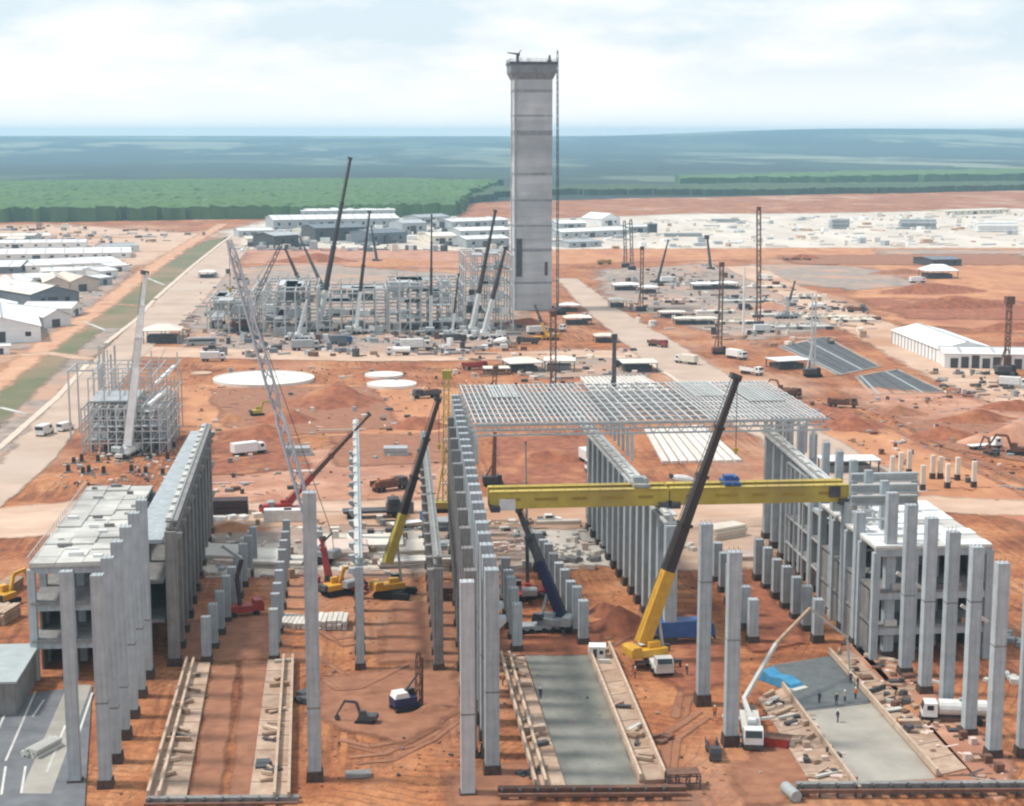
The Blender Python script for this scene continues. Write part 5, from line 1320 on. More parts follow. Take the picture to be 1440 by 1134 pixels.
for a in (
    ('long white shed at the back of the left camp, its roof reaching farthest right', (-60, 367), (184, 363), 46, 3.6, 2, M_WHITE, M_WHITE, 'x'),
    ('second white shed of the left camp with grey patch on its roof', (36, 383), (172, 377), 44, 3.6, 2, M_WHITE, M_WHITE, 'x'),
    ('white shed cut by the left edge behind the dusty gables', (-70, 386), (28, 385), 46, 4, 2, M_WHITE, M_ROOFB, 'x'),
    ('dusty gabled hall cut by the left edge of the camp', (-60, 430), (-8, 428), 52, 6, 3, M_PINK, M_ROOFB, 'y'),
    ('dusty gabled hall second from the left edge', (-6, 428), (42, 426), 52, 6, 3, M_PINK, M_ROOFB, 'y'),
    ('blue grey fronted gabled hall with black door and pale roof', (44, 436), (112, 431), 62, 7, 3.4, M_CREAM, M_ROOFB, 'y'),
    ('dusty gabled hall behind the blue grey front', (62, 412), (98, 411), 36, 5, 3, M_PINK, M_PINK, 'y'),
    ('dusty gabled hall right end of the back row', (99, 411), (138, 409), 34, 5, 3, M_PINK, M_PINK, 'y'),
    ('big white tent hall at the front of the left camp', (-50, 485), (58, 481), 62, 6, 4, M_WHITE, M_WHITE, 'y'),
    ('white tent hall right of the big front tent', (62, 462), (100, 458), 48, 4.5, 3, M_WHITE, M_WHITE, 'y'),
    ('small white cabin by the dirt track at the left edge', (-8, 499), (14, 498), 5, 3, .6, M_WHITE, M_WHITE, 'x'),
    ('small white cabin at the right end of the left camp', (140, 402), (158, 400), 18, 4, 1, M_WHITE, M_ROOFG, 'x'),
    ('third white shed row between the long shed and the dusty gables', (60, 392), (150, 389), 14, 4, 1.5, M_WHITE, M_WHITE, 'x'),
    ('white shed behind the long back shed of the left camp', (-60, 351), (120, 349), 26, 4, 1.5, M_WHITE, M_WHITE, 'x'),
    ('fourth white shed strip in front of the second shed of the camp', (20, 402), (98, 400), 20, 4, 1.5, M_WHITE, M_WHITE, 'x'),
    ('white store shed between dusty gables and the front tents', (100, 447), (118, 440), 22, 4, 2, M_WHITE, M_WHITE, 'y'),
    ('pale shed with grey roof at the right end behind the camp', (150, 356), (196, 354), 22, 4, 1.5, M_ROOFG, M_WHITE, 'x'),
    ('cream long shed at the very back of the left camp', (-60, 341), (70, 339), 24, 4, 1.5, M_CREAM, M_CREAM, 'x'),
    ('white gabled hall behind the blue grey front, leftmost of its pair', (8, 411), (34, 410), 32, 4, 2.4, M_WHITE, M_WHITE, 'y'),
    ('white gabled hall behind the blue grey front, rightmost of its pair', (36, 411), (60, 410), 32, 4, 2.4, M_WHITE, M_WHITE, 'y'),
    ('narrow white shed along the camp lane by the dirt track', (142, 392), (166, 390), 22, 4, 1.5, M_WHITE, M_WHITE, 'x'),
    ('low white shed tucked against the right end of the second shed', (156, 383), (182, 381), 20, 3.5, 1, M_WHITE, M_WHITE, 'x'),
    ('white tent between the big front tent and the blue grey front', (-60, 452), (20, 450), 26, 5, 3, M_WHITE, M_WHITE, 'y'),
    ('far cream cabin block on pale soil at the left edge', (8, 346), (32, 346), 20, 5, 1, M_CREAM, M_CREAM, 'x'),
    ('second far cream cabin block on pale soil at the left', (36, 345), (48, 345), 20, 7, 1, M_CREAM, M_ROOFG, 'x'),
): shed(*a)
for a in (
    ('long white hall in front of the plantation behind the cranes', (385, 323), (562, 320), 46, 8, 3, M_WHITE, M_ROOFG, 'x'),
    ('white hall farthest back against the green plantation', (424, 309), (556, 307), 40, 8, 2, M_WHITE, M_ROOFG, 'x'),
    ('white cabin row left of the long white hall', (336, 334), (384, 333), 24, 5, 1.5, M_WHITE, M_ROOFG, 'x'),
    ('cream cabin row nearest the road in the far camp', (348, 346), (386, 345), 20, 5, 1.5, M_CREAM, M_CREAM, 'x'),
    ('blue grey open hall under the long white hall', (444, 340), (512, 338), 34, 10, 2, M_ROOFB, M_STEEL_D, 'x'),
    ('dark grey hall right of the blue grey open hall', (520, 344), (572, 342), 34, 8, 2, M_ROOFB, M_ROOFB, 'x'),
    ('pale lilac roofed hall left of the upright crane', (566, 330), (600, 329), 28, 9, 2, M_ROOFG, M_ROOFG, 'x'),
    ('white cabin row behind the leaning boiler crane', (636, 322), (714, 319), 26, 6, 2, M_WHITE, M_ROOFG, 'x'),
    ('white cabin row second behind the leaning boiler crane', (648, 336), (716, 334), 26, 6, 2, M_WHITE, M_ROOFG, 'x'),
    ('white and grey cabin row closest to the tower on its left', (656, 349), (716, 347), 26, 6, 2, M_WHITE, M_ROOFG, 'x'),
    ('cream shed left of the cabin rows in the far camp', (606, 344), (642, 343), 26, 6, 2, M_CREAM, M_CREAM, 'x'),
    ('small pale shed at the plantation corner', (590, 314), (632, 312), 24, 5, 2, M_ROOFG, M_ROOFG, 'x'),
    ('dark equipment shed in front of the long white hall', (386, 350), (420, 348), 26, 9, 2, M_ROOFG, M_STEEL_D, 'x'),
    ('white cabin row just right of the tower', (786, 323), (824, 322), 22, 5, 2, M_WHITE, M_ROOFG, 'x'),
    ('white long cabin row below it right of the tower', (790, 336), (884, 332), 22, 5, 2, M_WHITE, M_ROOFG, 'x'),
    ('grey stack yard shed right of the tower', (800, 349), (846, 347), 24, 4, 1, M_ROOFG, M_ROOFG, 'x'),
    ('small gabled white tent in the far white yard', (846, 318), (872, 317), 30, 6, 5, M_WHITE, M_WHITE, 'y'),
    ('white cabin row in the white yard beside a dark block', (884, 328), (920, 327), 20, 5, 1, M_WHITE, M_ROOFG, 'x'),
    ('dark block at the end of the white yard cabins', (912, 330), (924, 330), 14, 8, .4, M_STEEL_D, M_STEEL_D, 'x'),
    ('low white store at the far right end of the yard', (1330, 303), (1420, 300), 20, 4, 1, M_CREAM, M_CREAM, 'x'),
    ('dark low shed behind the white canopy on red soil', (1312, 375), (1352, 374), 24, 4, 1, M_ROOFB, M_STEEL_D, 'x'),
): shed(*a)
t = shed('long white arched shed on the right, its ribbed side facing the basin', (1254, 483), (1320, 511), 20, 5, 2.6, M_WHITE, M_WHITE, 'x', False, wins=False)
ta = t; Ln = (P(1320, 511) - P(1254, 483)).length
for i in range(14): MB().bb(Ln * i / 14 + .4, -.25, 0, Ln * i / 14 + .75, -.01, 4.9).build('wall_rib', M_ROOFG, t)
t = shed('lower white shed with dark open front beside the arched shed', (1328, 518), (1470, 520), 20, 5, 1.2, M_WHITE, M_WHITE, 'x', False, wins=False)
for i in range(9): MB().bb(2 + i * 3.6, -.12, .1, 4.6 + i * 3.6, .02, 3.6 + (i % 3) * .5).build('opening', M_STEEL_D, t)
for a in (
    ('white peaked canopy standing alone on red soil at the right', (1319, 391), 19, 16, 4.5, M_WHITE, 3, 0, M_STEEL_D),
    ('dusty white canopy behind the pipe rack on the left', (230, 481), 15, 13, 5, M_CREAM, 1.8, 0, M_STEEL_D),
    ('flat cream canopy beside the haul road', (897, 521), 12.5, 11, 3.2, M_CREAM, .5, 0, M_STEEL_D),
    ('cream canopy with dark goods beneath, left of the big mast', (735, 521), 12, 12, 3.2, M_CREAM, 1.2, 10, M_STEEL_D),
    ('cream canopy just right of the big mast behind the roof grid', (787, 521), 11, 9, 3.8, M_CREAM, 1.0, -8, M_CONC_D),
    ('small cream canopy far left of the pale goods row', (698, 526), 9, 6, 2.2, M_CREAM, .3, 0, M_TIMBER),
    ('white canopy at the tower foot beside the haul road', (800, 438), 10, 8, 3, M_WHITE, 1, 0, M_STEEL_D),
    ('second white canopy below the one at the tower foot', (812, 456), 12, 8, 3, M_CREAM, 1, 0, M_STEEL_D),
    ('white cabin canopy left of the haul road bend', (851, 481), 9, 7, 2.6, M_CREAM, .8, 0, M_STEEL_D),
    ('white canopy on the pale foundations by the twin masts', (880, 408), 14, 9, 3, M_WHITE, .8, 0, M_STEEL_D),
    ('white canopy right of the one by the twin masts', (912, 412), 10, 8, 3, M_WHITE, .8, 0, M_STEEL_D),
    ('long white canopy of the middle right yard', (990, 407), 14, 8, 3, M_WHITE, .8, 0, M_STEEL_D),
    ('long white canopy touching the thick dark mast', (1020, 406), 13, 8, 3, M_WHITE, .8, 0, M_STEEL_D),
    ('cream canopy left on the pale pad beside the haul road', (945, 446), 12, 7, 2.4, M_CREAM, .5, 0, M_STEEL_D),
    ('cream canopy middle on the pale pad', (962, 456), 9, 6, 2.6, M_CREAM, .5, 0, M_STEEL_D),
    ('cream canopy right on the pale pad', (990, 456), 11, 6, 2.6, M_CREAM, .5, 0, M_STEEL_D),
    ('white cabin canopy by the haul road red verge', (868, 432), 8, 8, 3.4, M_CREAM, 1, 0, M_STEEL_D),
    ('white small canopy on the left pads behind the boiler', (292, 391), 10, 8, 3.4, M_WHITE, 1, 0, M_STEEL_D),
    ('white canopy at the left of the dark lined basin', (1108, 517), 13, 10, 3, M_WHITE, .5, 15, M_STEEL_D),
    ('white sheeted canopy behind the crowded row of columns', (1193, 662), 14, 7, 3, M_WHITE, .4, 0, M_CONC_D),
): canopy(*a)

# ================================================================== EARTH HEAPS
def heap(label, px, rx, ry, h, m=M_HEAP, az=0, seed=1):
    n, k = 30, 9; vv, ff = [], []; ca, sa = cos(R(az)), sin(R(az)); c = P(*px)
    for j in range(k + 1):
        for i in range(n):
            t = 2 * pi * i / n; q = j / k
            rr = q * (1 + .28 * nz(cos(t) * 2, sin(t) * 2, 1, seed))
            x, y = rx * rr * cos(t), ry * rr * sin(t)
            z = h * (1 - sstep(0, 1, q)) * (1 + .45 * nz(x, y, max(rx, ry) * .45, seed + 3)) + .12 * h * nz(x, y, rx * .14, seed + 7) * (1 - q) - .1
            vv.append((x * ca - y * sa, x * sa + y * ca, z if j < k else -.3))
    for j in range(k):
        for i in range(n):
            ff.append((j * n + i, (j + 1) * n + i, (j + 1) * n + (i + 1) % n, j * n + (i + 1) % n))
    me = bpy.data.meshes.new('soil_heap'); me.from_pydata(vv, [], ff); me.update(); me.materials.append(m)
    for p in me.polygons: p.use_smooth = True
    return tag(link('soil_heap', me, None, c), label, 'soil heap')
for i, a in enumerate((
    ('big dark red heap behind the hall left of the yellow mast', (470, 566), 17, 16, 5, M_HEAP, 0),
    ('dark red heap left below the big white disc', (400, 592), 12, 8, 3, M_HEAP, 0),
    ('small orange heap with dark top left of the excavator', (325, 592), 5, 4, 2.4, M_HEAP_O, 0),
    ('red heap beside the big yellow crane in the hall', (875, 884), 6.5, 5.5, 3.6, M_HEAP, 0),
    ('smaller red heap behind the one beside the big yellow crane', (852, 862), 4, 3.5, 1.8, M_HEAP, 0),
    ('orange heap on the far red terrace below the white yard', (560, 372), 40, 18, 4, M_HEAP_O, 0),
    ('red ridge behind the boiler house in the far camp', (440, 368), 36, 14, 5, M_HEAP, 0),
    ('long dark red ridge right of the white canopy', (1310, 410), 34, 18, 5, M_HEAP, 10),
    ('long dark red bank below the ridge on the right', (1340, 432), 50, 12, 5, M_HEAP, 3),
    ('dark red bank at the right edge above the mast', (1430, 462), 26, 9, 3, M_HEAP, 3),
    ('grey heap under the twin masts', (885, 392), 22, 18, 4, M_GREYG, 0),
    ('grey heap under the short bent mast', (992, 386), 18, 14, 4, M_GREYG, 0),
    ('brown heap right of the short bent mast on far soil', (1130, 364), 16, 7, 3, M_HEAP, 0),
    ('brown scrub covered heap left of the dark shed', (1265, 385), 22, 8, 3, M_SOILD, 0),
    ('brown heap far right of the hall on orange soil', (1268, 582), 9, 5, 2.6, M_SOILD, -25),
    ('red bank under the pinkish terrace on the right', (1372, 592), 16, 6, 3, M_HEAP, 8),
    ('dark red bank at the right edge by the terrace', (1420, 575), 12, 5, 2.6, M_HEAP, -20),
    ('dusty pink mound at the right edge with loaders before it', (1420, 622), 17, 8, 4.5, M_SOILPK, 4),
    ('pinkish heap among the pale foundations on the right', (1082, 435), 13, 12, 3, M_SOILPK, -20),
    ('red spoil bank at the tower foot', (738, 456), 12, 7, 2.6, M_HEAP, 0),
    ('orange heap in the hall under the roof grid', (770, 645), 12, 9, 2.5, M_HEAP, 0),
    ('churned soil ridge left of the front drilling rig', (525, 975), 9, 1.6, .7, M_SOILD, 10),
    ('churned soil ridge right of the front drilling rig', (606, 1000), 5, 2, 1.0, M_SOILD, 15),
    ('low soil bank at the end of the trench left', (420, 925), 5, 2.4, .8, M_SOILD, -15),
    ('orange spoil pile beside the white truck at the right', (1300, 1000), 5, 4, 1.6, M_HEAP_O, -35),
    ('broad red mound on the red earth left of the first medium row', (360, 612), 13, 9, 3.2, M_HEAP, 0),
    ('red mound right of the yellow piling mast foot', (590, 600), 10, 9, 3, M_HEAP, 0),
    ('excavated red mound right of the roof grid corner', (1200, 600), 12, 9, 3, M_HEAP, 15),
    ('excavated red mound beyond the pale stubs', (1330, 615), 13, 8, 2.8, M_HEAP, 10),
    ('low red bank along the site road left of the hall roof', (560, 518), 16, 6, 2, M_HEAP, 0),
    ('ochre spoil pile behind the precast yard', (318, 745), 11, 4, 1.6, M_HEAP_O, 0),
)): heap(*a, seed=i * 1.7)

# ================================================================== SLABS, DISCS, STRIPS IN THE FOREGROUND
def disc(label, px, r, h, m=M_CONC_L):
    t = thing('tank_foundation', label, 'foundation', P(*px))
    MB().lathe([(r * .96, -.2), (r * .96, h * .8), (r * .90, h)], 48).build('slab', m, t); 
    mb = MB(); n = 48
    for i in range(n):
        a, b = 2 * pi * i / n, 2 * pi * (i + 1) / n
        mb.quadbox([(r * cos(a), r * sin(a), -.2), (r * cos(b), r * sin(b), -.2), (r * .965 * cos(b), r * .965 * sin(b), -.2), (r * .965 * cos(a), r * .965 * sin(a), -.2), (r * cos(a), r * sin(a), h * 1.1), (r * cos(b), r * sin(b), h * 1.1), (r * .965 * cos(b), r * .965 * sin(b), h * 1.1), (r * .965 * cos(a), r * .965 * sin(a), h * 1.1)])
    mb.build('ring_wall', m, t); return t
M_DISC = mat('white_disc', (.74, .71, .65), (.66, .62, .56), .1)
disc('largest round white tank foundation, left of the red heap', (371, 535), 16.6, .9, M_DISC)
disc('round white tank foundation right of the red heap, nearer one', (551, 543), 8.0, .9, M_DISC)
disc('round white tank foundation right of the red heap, farther one', (540, 529), 6.4, .7, M_DISC)
disc('small pale round base left of the largest white disc', (283, 526), 3.6, .4, M_SOILP)

def strip(label, nl, nr, fl, fr, h, walls=(0, 1), ties=0, m=M_STRIP, wm=M_TIMBER_L, wh=.9):
    a, b, c, d = P(*nl), P(*nr), P(*fr), P(*fl); o = (a + b) / 2; t = thing('foundation_strip', label, 'foundation', o)
    L3 = lambda p, z: Vector((p.x - o.x, p.y - o.y, z)); n = 10
    for i in range(n):
        p, q = i / n + .002, (i + 1) / n - .002
        l0, l1, r0, r1 = a.lerp(d, p), a.lerp(d, q), b.lerp(c, p), b.lerp(c, q)
        MB().quadbox([L3(l0, -.3), L3(r0, -.3), L3(r1, -.3), L3(l1, -.3), L3(l0, h), L3(r0, h), L3(r1, h), L3(l1, h)]).build('slab_segment', m, t)
    for s in walls:
        p, q = (a.lerp(b, s), d.lerp(c, s))
        MB().beam(L3(p, h + wh / 2), L3(q, h + wh / 2), .35, wh).build('upstand', wm, t)
    for i in range(ties):
        f = random.uniform(.02, .98); l, r = a.lerp(d, f), b.lerp(c, f)
        k0, k1 = random.uniform(.05, .4), random.uniform(.5, .95)
        MB().beam(L3(l.lerp(r, k0), h + .3), L3(l.lerp(r, k1) + Vector((0, random.uniform(-2, 2), 0)), h + .35), random.uniform(.2, .9), random.uniform(.2, .6)).build('formwork_piece', random.choice([M_TIMBER, M_TIMBER_L, M_STEEL_D, M_CONC_L, M_STRIP]), t)
    return t
strip('pale foundation strip with white left edge beside the stepped columns', (206, 1128), (262, 1128), (262, 936), (296, 936), .55, (.04, .32), 12)
strip('pale foundation strip with double timber edge left of the tall lone column', (350, 1130), (408, 1130), (377, 932), (413, 932), .55, (.62, .97), 14)
strip('left foundation strip with timber edges beside the grey slab', (752, 1112), (796, 1112), (704, 928), (737, 928), .55, (.02, .36), 12)
strip('right foundation strip with timber rail beside the grey slab', (899, 1104), (938, 1102), (826, 920), (858, 914), .55, (.05, .95), 12)
strip('left foundation strip with clutter beside the fresh slab', (1150, 1122), (1212, 1120), (1066, 985), (1102, 970), .4, (.95,), 14)
strip('right pale strip with clutter beside the rebar mat', (1318, 1095), (1360, 1085), (1166, 922), (1196, 918), .4, (.0,), 12)
t = thing('site_cabin', 'white site cabin standing at the far end of the right strip', 'cabin', P(840, 928), R(-8)); t.scale = (.75,) * 3
MB().bb(-1.6, -1.4, .6, 1.6, 1.4, 3.0).build('wall', M_TRUCKW, t); MB().bb(-1.75, -1.55, 3.003, 1.75, 1.55, 3.2).build('roof', M_WHITE, t); MB().bb(-.9, -1.44, .9, -.1, -1.38, 2.7).build('door', M_STEEL_D, t); MB().bb(.4, -1.44, 1.6, 1.2, -1.38, 2.4).build('window', M_GLASS, t)
patch('floor_slab', [(797, 1112), (899, 1108), (829, 922), (738, 922)], M_SLABWET)
patch('floor_slab', [(1128, 1003), (1232, 990), (1316, 1097), (1204, 1102)], M_SLABNEW)
patch('floor_slab', [(1080, 938), (1168, 924), (1224, 990), (1128, 1003)], M_BLIND)
patch('pavement', [(-10, 985), (130, 965), (118, 1150), (-60, 1150)], M_BLIND)
patch('pavement', [(28, 1118), (72, 1118), (125, 975), (128, 965), (95, 965)], M_SLABNEW)
for a, b in (((-20, 1068), (22, 972)), ((8, 1072), (50, 974)), ((46, 1010), (62, 986)), ((66, 1088), (92, 1022)), ((110, 1036), (130, 976)), ((2, 1120), (8, 1080)), ((30, 1118), (36, 1080))):
    ribbon('painted_line', [a, b], .32, M_CONC_L)
# trench strips and wheel ruts: dug, damp soil
patch('trench', [(268, 1140), (305, 1140), (330, 936), (302, 940)], M_SOILD, .35, 2.5)
patch('trench', [(322, 1140), (352, 1140), (376, 932), (346, 934)], M_SOILD, .35, 2.5)
patch('trench', [(690, 900), (738, 898), (742, 922), (700, 925)], M_SOILD, .3, 2)
patch('soil_field', [(735, 880), (840, 880), (842, 920), (735, 922)], M_HEAP, .5, 2)
patch('soil_field', [(1010, 820), (1080, 830), (1130, 905), (1060, 915)], M_HEAP, .8, 3)
patch('soil_field', [(1195, 900), (1290, 960), (1420, 1080), (1400, 1130), (1330, 1090), (1200, 930)], M_SOILPK, .8, 3)
for px in ([(455, 958), (475, 972), (505, 970), (540, 952), (575, 935)], [(462, 950), (470, 938), (450, 925)], [(480, 1040), (520, 1050), (570, 1040), (620, 1012), (645, 985)], [(490, 1065), (540, 1060), (600, 1030), (640, 1000)], [(500, 1022), (560, 1020), (610, 1012)], [(530, 965), (560, 955), (600, 958), (640, 950)], [(950, 1010), (960, 960), (965, 930)], [(935, 1080), (940, 1030), (985, 1000)], [(1080, 1100), (1085, 1075), (1062, 1060)], [(440, 880), (470, 900), (500, 895)], [(850, 900), (900, 870), (920, 830)], [(280, 880), (330, 870), (370, 875)], [(1250, 600), (1330, 640), (1430, 690)], [(1260, 590), (1345, 632), (1440, 678)], [(300, 610), (400, 600), (520, 612)], [(560, 900), (590, 960), (580, 1000)]):
    ribbon('wheel_rut', px, .75, M_SOILD, soft=True)
    ribbon('wheel_rut', [(u + 12, v + 9) for u, v in px], .55, M_SOILD, soft=True)
# soil spilling over the slabs, darker churned ground, and a few joints
for px in ([(738, 918), (832, 918), (826, 934), (742, 936)], [(770, 1000), (790, 1000), (806, 1110), (790, 1112)], [(856, 1000), (872, 1000), (902, 1104), (884, 1106)], [(1196, 1085), (1320, 1082), (1330, 1112), (1190, 1112)], [(1140, 1010), (1158, 1004), (1210, 1090), (1196, 1098)], [(1225, 988), (1240, 988), (1322, 1090), (1304, 1094)]):
    patch('soil_spill', px, M_SOILPK, .5, 1.5)
for a, b in (((768, 1004), (870, 1000)), ((781, 1052), (886, 1048)), ((755, 960), (848, 957)), ((1165, 1050), (1272, 1040))):
    ribbon('pour_joint', [a, b], .12, M_STEEL_D)
for i, px in enumerate(([(455, 955), (640, 935), (650, 1000), (560, 1040), (470, 1010)], [(930, 900), (1010, 910), (1020, 960), (960, 980), (930, 950)], [(250, 880), (380, 870), (390, 925), (250, 930)], [(300, 548), (520, 545), (560, 600), (420, 612), (320, 600)], [(1080, 560), (1190, 575), (1230, 610), (1120, 590)], [(1260, 590), (1420, 600), (1440, 650), (1330, 630)], [(470, 615), (640, 610), (640, 650), (480, 655)], [(700, 615), (840, 620), (850, 680), (700, 690)], [(1040, 1080), (1110, 1040), (1160, 1110), (1050, 1130)], [(640, 1090), (740, 1080), (745, 1130), (640, 1135)], [(1210, 420), (1440, 425), (1460, 450), (1280, 448)], [(1100, 360), (1420, 358), (1450, 372), (1120, 372)], [(560, 850), (640, 850), (640, 930), (540, 930)], [(300, 625), (420, 618), (430, 660), (300, 668)])):
    patch('churned_soil', px, M_HEAP if i % 3 == 1 else M_SOILD, 1.2 if i not in (10, 11) else 4, 4 if i not in (10, 11) else 12)
# rebar mat over the blinding slab
t = thing('rebar_mat', 'dark steel rebar mat laid over the wet blinding slab at the right', 'rebar mat', P(1150, 965, .12))
A, B, C, D_ = [P(*p) for p in ((1128, 1000), (1083, 940), (1168, 927), (1220, 988))]; o = P(1150, 965, .12); mb = MB()
for i in range(46):
    f = i / 45; p, q = A.lerp(D_, f), B.lerp(C, f); mb.beam((p.x - o.x, p.y - o.y, .1), (q.x - o.x, q.y - o.y, .1), .1)
for i in range(46):
    f = i / 45; p, q = A.lerp(B, f), D_.lerp(C, f); mb.beam((p.x - o.x, p.y - o.y, .2), (q.x - o.x, q.y - o.y, .2), .1)
r = mb.build('rebar', M_STEEL, t); r['kind'] = 'stuff'
t = thing('tarpaulin', 'bright light blue tarpaulin bundle on the strip beside the rebar mat', 'tarpaulin', P(1096, 962), R(-60))
MB().side([(-4.2, 0), (4.0, 0), (3.4, 1.0), (1.2, 1.5), (-.6, 1.1), (-2.6, 1.7), (-4.0, .9)], -1.2, 1.2).build('sheet', M_CYAN, t); MB().bb(2.4, -1.35, 0, 4.6, 1.35, .55).build('pallet', M_CONC_L, t)
t = thing('skip', 'red skip bin right of the concrete pump truck', 'skip', P(1093, 1050), R(-25))
MB().taper(0, 0, 0, 1.4, 2.6, 1.6, 3.6, 2.1).build('bin', M_REDP, t); MB().box(0, 0, 1.42, 3.7, 2.2, .1).build('rim', M_RUST, t)
t = thing('water_tank', 'grey round ended tank lying at the bottom edge of the picture', 'tank', P(1112, 1122), R(100)); t.scale = (.8,) * 3
MB().tube((-2.0, 0, .95), (2.0, 0, .95), .9, n=16).build('tank', M_STEEL, t)
for x in (-1.3, 1.3): MB().box(x, 0, .2, .4, 1.5, .5).build('saddle', M_CONC_D, t)
t = thing('shed', 'grey green flat roofed shed cut by the left bottom edge', 'shed', P(-62, 1010))
MB().bb(0, 0, -.2, 8.2, 17, 4.8).build('wall', M_CONC_D, t); MB().bb(-.3, -.3, 4.803, 8.5, 17.3, 5.1).build('roof', mat('grey_green_sheet', (.42, .47, .46), (.34, .38, .38), .4), t)
# dark edge structure along the very front
for k, (u0, u1, v, hgt, lb) in enumerate(((700, 965, 1122, 1.2, 'dark rusty edge beam lying along the front under the grey slab'), (1120, 1470, 1118, 1.4, 'dark edge beam along the front under the fresh concrete slab'), (205, 420, 1132, .8, 'dark edge beam along the front below the pale strips'))):
    a, b = P(u0, v), P(u1, v - 2); t = thing('edge_beam', lb, 'beam', a, atan2((b - a).y, (b - a).x)); Ln = (b - a).length
    MB().bb(0, 0, -.2, Ln, .9, hgt).build('beam_body', M_RUST if k == 0 else M_CONC_D, t)
    MB().bb(0, -1.3, hgt * .5, Ln, -.9, hgt * .8).build('waler', M_RUST, t)
    for i in range(int(Ln / 2.2)): MB().box(.5 + i * 2.2, -.45, hgt * .5, .3, .88, hgt + .3).build('strut', M_STEEL_D, t)
t = frame('dark scaffold frame at the bottom edge beside the front beam', 'scaffold', (P(940, 1112).x, P(940, 1112).y, 0), 4.0, 2.2, 1.7, 3, 1, 2, M_STEEL_D, .14, [(.98, 0, 1, 0, 1, M_RUST)], True, 9, 0, 'scaffold')

# ================================================================== STACKS AND CLUTTER
def stack(label, px, kind, n, Ln, w, az, m, h=.5, name=None, cat='stack'):
    t = thing(name or {'pipes': 'pipe_stack', 'planks': 'plank_stack', 'panels': 'panel_stack', 'blocks': 'block_stack'}[kind], label, cat, P(*px), R(az))
    if kind == 'pipes':
        me = MB().tube((-Ln / 2, 0, 0), (Ln / 2, 0, 0), h / 2, n=10).mesh('pipe', m); per = max(1, int(w / h))
        for i in range(n): link('pipe', me, t, (random.uniform(-.2, .2), (i % per - (per - 1) / 2) * h + (h / 2 if (i // per) % 2 else 0), h / 2 + (i // per) * h * .87))
    elif kind == 'planks':
        me = MB().box(0, 0, 0, Ln, w / 6 * .86, h).mesh('plank', m)
        for i in range(n): link('plank', me, t, (random.uniform(-.4, .4), (i % 6 - 2.5) * w / 6, h / 2 + (i // 6) * (h + .1)), random.uniform(-.02, .02))
    elif kind == 'panels':
        me = MB().box(0, 0, 0, Ln, w, h).mesh('panel', m)
        for i in range(n): link('panel', me, t, (random.uniform(-.4, .4), random.uniform(-.3, .3), h / 2 + i * (h + .12)), random.uniform(-.06, .06))
    else:
        for i in range(n):
            s = random.uniform(.6, 1.3); MB().box(random.uniform(-Ln / 2, Ln / 2), random.uniform(-w / 2, w / 2), h * s / 2, h * 2 * s, h * 1.6 * s, h * s, random.uniform(0, 1)).build('block', m, t)
    return t
M_PW = mat('white_precast', (.68, .64, .58), (.55, .50, .45), .5)
M_PK = mat('pinkish_precast', (.66, .52, .46), (.54, .41, .35), .5)
